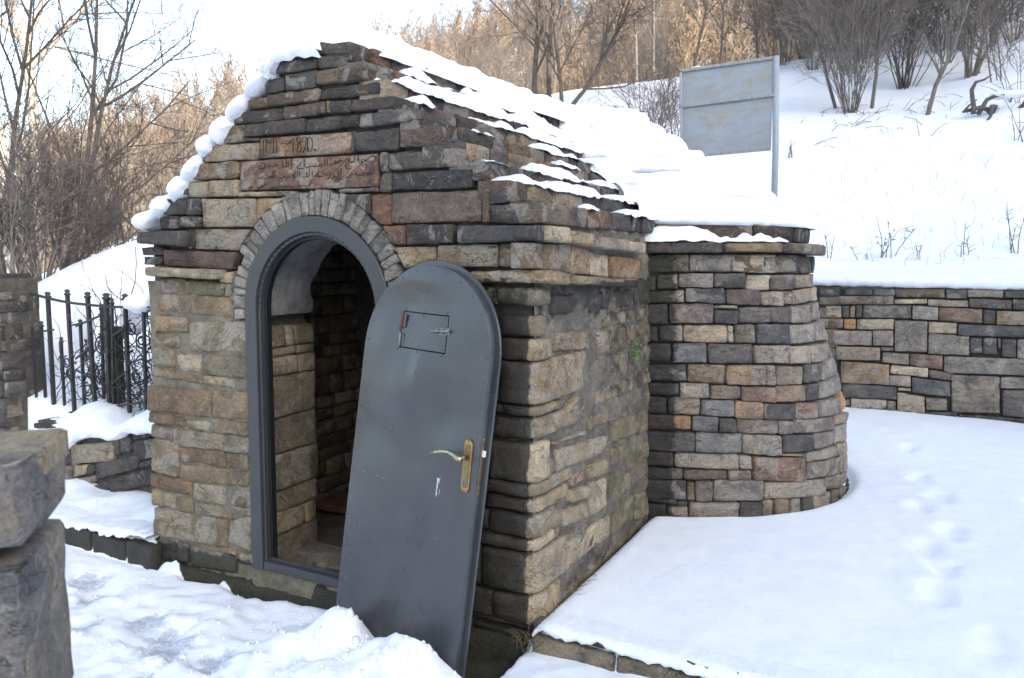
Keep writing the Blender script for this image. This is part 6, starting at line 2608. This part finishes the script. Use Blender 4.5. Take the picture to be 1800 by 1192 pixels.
TREES = [
    # (px column, distance, height, radius, cfg, seed, lean, stems, spread, label, category, bark, twig)
    (935, 15.2, 4.6, .055, TREE, 1, (.0, 0), 1, 0, 'straight dark bare tree standing right above the house ridge', 'tree', M_BARKD, M_BARKD),
    (962, 16.4, 4.4, .055, THIN, 2, (-.05, 0), 1, 0, 'thin bare tree close behind the straight dark tree above the ridge', 'tree', M_BARKD, M_TWIG),
    (985, 14.8, 3.4, .042, TREE, 3, (.05, .02), 1, 0, 'forked dark bare tree beside the straight one above the ridge', 'tree', M_BARKD, M_BARKD),
    (996, 15.4, 3.2, .042, TREE, 4, (.75, .1), 1, 0, 'crooked bare tree leaning far to the right above the ridge', 'tree', M_BARKD, M_BARKD),
    (1112, 19.5, 5.5, .038, THIN, 5, (.02, 0), 1, 0, 'slim bare tree on the snow crest left of the sign board', 'tree', M_BARK, M_TWIG),
    (1140, 19.0, 5.8, .045, TREE, 6, (-.03, 0), 1, 0, 'tall grey bare tree on the crest just left of the sign board', 'tree', M_BARK, M_BARK),
    (1205, 22.0, 6.0, .04, TREE, 7, (.06, 0), 1, 0, 'bare grey tree rising behind the left edge of the sign board', 'tree', M_BARK, M_TWIG),
    (1250, 23.0, 6.2, .04, TREE, 8, (.04, 0), 1, 0, 'bare tree rising behind the middle of the sign board', 'tree', M_BARK, M_TWIG),
    (1320, 22.5, 6.0, .04, TREE, 9, (-.05, 0), 1, 0, 'bare tree rising behind the right part of the sign board', 'tree', M_BARK, M_TWIG),
    (1400, 21.0, 3.0, .014, SHRUB, 10, (0, 0), 22, .45, 'dense grey shrub on the crest just right of the sign board', 'shrub', M_BARK, M_TWIG),
    (1458, 14.6, 3.6, .030, THIN, 11, (-.10, 0), 1, 0, 'thick grey stem rising from the left side of the big shrub clump', 'tree', M_BARK, M_BARK),
    (1482, 14.2, 2.6, .010, SHRUB, 12, (0, 0), 34, .42, 'big many stemmed grey shrub in the middle of the snowy slope', 'shrub', M_BARK, M_TWIG),
    (1518, 14.4, 3.4, .032, THIN, 13, (.16, 0), 1, 0, 'brown stem slanting right out of the big shrub clump', 'tree', M_BARK, M_TWIG),
    (1575, 16.2, 2.9, .014, SHRUB, 14, (.05, 0), 24, .45, 'dark bushy shrub with snow flecks behind the big clump', 'shrub', M_BARKD, M_BARKD),
    (1614, 13.4, 2.9, .034, THIN, 15, (.10, 0), 1, 0, 'single leaning sapling right of the big shrub clump', 'tree', M_BARK, M_TWIG),
    (1686, 16.0, 2.9, .016, SHRUB, 16, (.05, 0), 18, .32, 'upright grey shrub of straight stems near the right edge', 'shrub', M_BARK, M_BARK),
    (1735, 15.0, 2.4, .012, THIN, 17, (-.05, 0), 3, .15, 'cluster of three thin dark stems by the gnarled log', 'shrub', M_BARKD, M_BARKD),
    (1640, 19.5, 4.2, .05, TREE, 18, (.1, 0), 1, 0, 'dense dark tree filling the top right above the slope', 'tree', M_BARKD, M_BARKD),
    (1720, 19.0, 4.4, .06, TREE, 19, (-.1, 0), 1, 0, 'dense dark bare tree at the top right corner', 'tree', M_BARKD, M_BARKD),
    (1800, 18.0, 4.2, .06, TREE, 20, (-.2, 0), 1, 0, 'dark bare tree cut by the right edge above the slope', 'tree', M_BARKD, M_BARKD),
    (1530, 20.5, 4.6, .05, TREE, 21, (0, 0), 1, 0, 'grey bare tree high behind the big shrub clump', 'tree', M_BARK, M_TWIG),
    (1460, 21.5, 4.6, .05, TREE, 22, (0, 0), 1, 0, 'grey bare tree high above the sign board\'s right side', 'tree', M_BARK, M_TWIG),
    (1140, 12.6, 1.5, .010, SHRUB, 23, (0, 0), 14, .30, 'low twiggy shrub in the snow between roof and sign board', 'shrub', M_BARK, M_TWIG),
    (1185, 13.2, 1.3, .009, SHRUB, 24, (0, 0), 10, .3, 'low twiggy shrub touching the left edge of the sign board', 'shrub', M_BARK, M_TWIG),
    (1272, 11.2, .40, .010, THIN, 25, (.1, 0), 2, .5, 'short forked stem poking from the snow below the sign board', 'shrub', M_BARKD, M_BARKD),
    (1770, 13.5, 1.5, .008, SHRUB, 26, (-.2, 0), 5, .5, 'sparse brush at the right edge beside the gnarled log', 'shrub', M_BARK, M_BARK),
    # left side
    (112, 11.0, 4.4, .036, LEFT, 31, (.10, 0), 1, 0, 'dark bare tree with arching branches left of the house', 'tree', M_BARKD, M_BARKD),
    (92, 10.6, 4.2, .030, LEFT, 32, (.34, .05), 1, 0, 'slanting dark bare tree reaching right towards the house roof', 'tree', M_BARKD, M_BARKD),
    (48, 10.8, 4.4, .034, THIN, 33, (-.05, 0), 1, 0, 'upright dark bare tree in front of the pale trunks', 'tree', M_BARKD, M_BARKD),
    (10, 10.0, 4.0, .034, THIN, 34, (.05, 0), 1, 0, 'dark bare tree at the very left edge', 'tree', M_BARKD, M_BARKD),
    (30, 19.0, 9.5, .13, dict(TREE, levels=3, low=.45), 35, (.05, 0), 1, 0, 'pale smooth poplar trunk leaning slightly right at top left', 'tree', M_POPLAR, M_TWIG),
    (55, 19.5, 9.5, .14, dict(TREE, levels=3, low=.45), 36, (-.02, 0), 1, 0, 'straight pale poplar trunk beside the leaning one at top left', 'tree', M_POPLAR, M_TWIG),
    (225, 12.5, 2.6, .010, SHRUB, 37, (.1, 0), 12, .5, 'tangled brown shrub just left of the gable snow lumps', 'shrub', M_BARKD, M_TWIG),
    (165, 11.5, 2.0, .009, SHRUB, 38, (.15, 0), 12, .6, 'dark tangled thicket on the snow bank left of the house', 'shrub', M_BARKD, M_BARKD),
    (70, 9.5, 1.6, .011, SHRUB, 39, (0, 0), 22, .6, 'dense grey brush behind the stone pier', 'shrub', M_BARK, M_BARK),
    (15, 9.2, 1.6, .011, SHRUB, 40, (0, 0), 18, .6, 'dense grey brush at the left edge above the stone pier', 'shrub', M_BARK, M_BARK),
    (300, 15.0, 3.0, .011, SHRUB, 41, (.0, 0), 9, .45, 'brown shrub rising behind the left roof slope', 'shrub', M_BARK, M_TWIG),
    (370, 17.0, 3.6, .012, SHRUB, 42, (.0, 0), 8, .4, 'tall brown shrub behind the middle of the left roof slope', 'shrub', M_BARK, M_TWIG),
    (120, 10.0, 1.3, .010, SHRUB, 43, (.2, 0), 18, .7, 'low dark brush above the crest of the left snow bank', 'shrub', M_BARKD, M_BARKD),
]
for (px, D_, H, rad, cfg, seed, lean, stems, spread, label, cat, mt, mw) in TREES:
    x, y = along(az(px), D_)
    # lean is given across the view
    lx = rt0 * lean[0]
    make_tree('bare_tree' if cat == 'tree' else 'bare_shrub', (x, y, hz_(x, y)), H, rad, cfg, seed, label, cat, mt, mw, (lx.x, lx.y), stems, spread)

# thicket along the top of the right-hand slope: nothing tells these shrubs apart
TW = SHRUB
for i in range(28):
    rr8 = random.Random(3000 + i)
    px = 1345 + i * 17.5 + rr8.uniform(-12, 12)
    x, y = along(az(px), rr8.uniform(17.6, 23))
    make_tree('bare_shrub', (x, y, hz_(x, y)), rr8.uniform(2.4, 3.4), .014, TW, 3100 + i, 'grey leafless shrub in the dense thicket along the top right of the slope', 'shrub', M_BARK, M_TWIG if i % 3 else M_BARKD, (0, 0), 13, .5, 'shrubs of the top right thicket')
for i in range(9):
    rr8 = random.Random(3300 + i)
    px = 800 + i * 44 + rr8.uniform(-15, 15)
    x, y = along(az(px), rr8.uniform(19.5, 22))
    make_tree('bare_shrub', (x, y, hz_(x, y)), rr8.uniform(2.0, 3.4), .013, TW, 3400 + i, 'brown leafless shrub in the row along the snow crest behind the ridge', 'shrub', M_BARK, M_TWIG, (0, 0), 9, .5, 'shrubs along the crest behind the ridge')
# snow flecks caught in the thicket
mb = MB()
fr_ = random.Random(55)
for i in range(170):
    px = fr_.uniform(1480, 1800)
    x, y = along(az(px), fr_.uniform(16.5, 20.5))
    zz = EYE.z + math.hypot(x - EYE.x, y - EYE.y) * (.197 + fr_.uniform(.02, .13) + (px - 1480) * .00008)
    hemi(mb, (x, y, zz), fr_.uniform(.012, .045), Vector((0, 0, 1)), Vector((1, .2, 0)), Vector((-.2, .7, 0)), 6, .7)
o = mb.build('branch_snow', M_SNOW, None)
tag(o, 'small flecks of snow caught in the thicket at the top right', 'snow', None, 'stuff')

# gnarled fallen log with snow, right edge
mb = MB()
x, y = along(az(1745), 13.2)
z = hz_(x, y)
rl = random.Random(5)
for k in range(9):
    p = Vector((x, y, z - .05)) + rt0 * rl.uniform(-.5, .5)
    d = (rt0 * rl.uniform(-1, 1) + Vector((0, 0, rl.uniform(.3, 1)))).normalized()
    P = [p]
    for i in range(6):
        d = (d + Vector((rl.gauss(0, .4), rl.gauss(0, .4), rl.gauss(-.12, .35)))).normalized()
        p = p + d * .11
        P.append(p)
    mb.tube(P, [.034, .032, .03, .028, .022, .015, .008], 6)
o = mb.build('gnarled_log', M_BARKD, None, True, origin=(x, y, z))
tag(o, 'dark gnarled root stump in the snow near the right edge', 'log')
blob('snow_lump', (x + .05, y - .03, z + .20), (.22, .12, .06), 'snow cap on the gnarled stump near the right edge', 33)

# twigs and leaf litter lying on the snow under the shrubs
mb = MB()
tw = random.Random(404)
for _ in range(120):
    px = tw.choice((1480, 1480, 1480, 1600, 1690, 1140, 985, 940, 1740)) + tw.gauss(0, 55)
    x, y = along(az(px), tw.gauss(13.8, .55) if px > 1300 else tw.gauss(14.6, .8))
    z = gz(x, y) + .006
    d = Vector((tw.gauss(0, 1), tw.gauss(0, 1.2), tw.uniform(0, .8))).normalized() * tw.uniform(.06, .35)
    p = Vector((x, y, z))
    q = p + d
    q.z = gz(q.x, q.y) + max(.004, d.z)
    mb.tube([p, (p + q) / 2 + Vector((tw.gauss(0, .02), 0, .02)), q], [.005, .004, .002], 3, False)
o = mb.build('fallen_twigs', M_BARKD, None)
tag(o, 'fallen twigs and litter on the snow under the slope shrubs', 'twigs', None, 'stuff')
mb = MB()
for _ in range(150):
    px = tw.uniform(1380, 1800)
    x, y = along(az(px), tw.uniform(8.9, 13.0))
    if y < 6.5:
        y = 6.5 + tw.random()
    z = gz(x, y) - .02
    d = Vector((tw.gauss(0, .35), tw.gauss(0, .3), 1)).normalized()
    h = tw.uniform(.05, .22)
    p = Vector((x, y, z))
    P = [p, p + d * h * .5, p + d * h + Vector((tw.gauss(0, .04), tw.gauss(0, .04), -.02))]
    mb.tube(P, [.0024, .002, .001], 3, False)
o = mb.build('dry_grass', M_DRY, None)
tag(o, 'sparse dry grass stalks poking from the snowy slope', 'grass', None, 'stuff')

# dry weed stalks on the slope
WEEDS = [(1395, 8.9, .45, 'leaning dry weed stalk just above the tower cornice'), (1548, 9.0, .42, 'dry weed with round seed heads above the retaining wall'), (1562, 9.1, .42, 'dark branched dry weed above the middle of the retaining wall'), (1460, 9.3, .40, 'thin tall dry stalk between tower and seed head weeds'),
         (1785, 9.0, .5, 'dry weed stalk near the right edge above the wall'), (1690, 9.6, .3, 'short dry stalk on the slope right of the seed head weeds'), (1775, 12.2, .5, 'thin dry stalk high on the slope near the right edge'), (1520, 9.0, .2, 'tiny dry stalk on the snow left of the seed head weeds'), (1610, 8.9, .22, 'tiny bent stalk right of the seed head weeds'), (1380, 12.5, .3, 'small dry tuft to the right of the sign post')]
for i, (px, D_, h, lab) in enumerate(WEEDS):
    r = random.Random(700 + i)
    while along(az(px), D_)[1] < 6.75:
        D_ += .05
    x, y = along(az(px), D_)
    z = hz_(x, y)
    mb = MB()
    for s in range(r.randint(2, 4)):
        p = Vector((x + r.gauss(0, .03), y + r.gauss(0, .03), z - .05))
        d = Vector((r.gauss(0, .16), r.gauss(0, .12), 1)).normalized()
        P = [p]
        hh = h * r.uniform(.6, 1.35)
        for k in range(6):
            d = (d + Vector((r.gauss(0, .09), r.gauss(0, .09), 0))).normalized()
            p = p + d * hh / 6
            P.append(p)
        mb.tube(P, [.0066, .006, .0055, .005, .0042, .0036, .0026], 4)
        for b in range(r.randint(2, 4)):
            q = P[r.randint(2, 5)]
            dd = Vector((r.gauss(0, 1), r.gauss(0, 1), r.uniform(.4, 1.3))).normalized()
            e_ = q + dd * r.uniform(.03, .09)
            mb.tube([q, e_], [.0034, .0025], 3)
            if i in (1, 2):
                hemi(mb, e_, .014, Vector((0, 0, 1)), Vector((1, 0, 0)), Vector((0, 1, 0)), 6, 1.0)
    o = mb.build('dry_weed', M_BARKD, None, True, origin=(x, y, z))
    tag(o, lab, 'weed', 'dry weeds on the slope')

# the far wood: bare trees on the sunlit hillside, one mass scattered over the slope from a dozen grown trees
def proto(seed, H, mr=.018):
    r = random.Random(seed)
    t, w = MB(), MB()
    cfg = dict(levels=3, kids=[13, 6, 4] if mr > .012 else [14, 7, 5], ang=(.35, .85), ratio=.42, bend=.10, up=.07, minr=mr, low=.10, trunk_levels=9, segs=(5, 3, 2, 1))
    for s in range(r.choice((1, 2, 2))):
        d = Vector((r.gauss(0, .14), r.gauss(0, .14), 1)).normalized()
        grow(t, w, r, Vector((r.gauss(0, .2), r.gauss(0, .2), -.2)), d, H * r.uniform(.75, 1.05), .05 * H / 5, 0, cfg)
    return t


wr = random.Random(77)
spots = []
while len(spots) < 1150:
    a = az(wr.uniform(60, 1640))
    D_ = 24 + 82 * wr.random() ** 1.15
    x, y = along(a, D_)
    if x > 6 or (D_ < 29 and x > -9):
        continue
    spots.append((x, y, D_))
SX = np.array([s[0] for s in spots])
SYY = np.array([s[1] for s in spots])
SZ = ground_height(SX, SYY)[0]
NPR = 12
me = bpy.data.meshes.new('far_wood')
me.from_pydata([(x, y, z - .1) for (x, y, _), z in zip(spots[NPR:], SZ[NPR:])], [], [])
far_wood = bpy.data.objects.new('far_wood', me)
COL.objects.link(far_wood)
tag(far_wood, 'distant sunlit bare brown wood on the far hillside', 'wood', None, 'stuff')
n_ = len(spots) - NPR
idx = np.array([(i % 5) if spots[i + NPR][2] < 42 else 5 + i % 7 for i in range(n_)], dtype=np.int32)
at = me.attributes.new('pick', 'INT', 'POINT')
at.data.foreach_set('value', idx)
at = me.attributes.new('turn', 'FLOAT_VECTOR', 'POINT')
at.data.foreach_set('vector', np.array([(0, 0, wr.uniform(0, 6.28)) for _ in range(n_)], dtype=np.float32).ravel())
at = me.attributes.new('size', 'FLOAT_VECTOR', 'POINT')
szs = [wr.uniform(.65, 1.4) if spots[i + NPR][2] > 42 else wr.uniform(.42, .80) for i in range(n_)]
at.data.foreach_set('vector', np.array([(s, s, s * wr.uniform(.9, 1.25)) for s in szs], dtype=np.float32).ravel())
protos = []
for i in range(NPR):
    g = proto(900 + i, 5.0, .009 if i < 5 else .017)
    # the grown trees stand in the wood themselves
    px_, D_ = (200 + 90 * i, 34 + i) if i < 5 else (100 + 130 * (i - 5), 58 + 4 * i)
    x, y = along(az(px_), D_)
    o = mesh_obj('tree', g.v, g.f, (M_TAN, M_TAN, M_TAND)[i % 3], None, False)
    o.location = (x, y, gz(x, y) - .1)
    o.parent = far_wood
    protos.append(o)
ng = bpy.data.node_groups.new('scattered_trees', 'GeometryNodeTree')
ng.interface.new_socket('Geometry', in_out='INPUT', socket_type='NodeSocketGeometry')
ng.interface.new_socket('Geometry', in_out='OUTPUT', socket_type='NodeSocketGeometry')
gi, go = ng.nodes.new('NodeGroupInput'), ng.nodes.new('NodeGroupOutput')
jn = ng.nodes.new('GeometryNodeJoinGeometry')
for o in reversed(protos):
    oi = ng.nodes.new('GeometryNodeObjectInfo')
    oi.transform_space = 'ORIGINAL'
    oi.inputs['Object'].default_value = o
    oi.inputs['As Instance'].default_value = True
    ng.links.new(oi.outputs['Geometry'], jn.inputs[0])
ip = ng.nodes.new('GeometryNodeInstanceOnPoints')
ip.inputs['Pick Instance'].default_value = True
ng.links.new(gi.outputs[0], ip.inputs['Points'])
ng.links.new(jn.outputs[0], ip.inputs['Instance'])
for nm, ty, sock in (('pick', 'INT', 'Instance Index'), ('turn', 'FLOAT_VECTOR', 'Rotation'), ('size', 'FLOAT_VECTOR', 'Scale')):
    na = ng.nodes.new('GeometryNodeInputNamedAttribute')
    na.data_type = ty
    na.inputs['Name'].default_value = nm
    ng.links.new(na.outputs['Attribute'], ip.inputs[sock])
ng.links.new(ip.outputs[0], go.inputs[0])
md = far_wood.modifiers.new('scatter', 'NODES')
md.node_group = ng
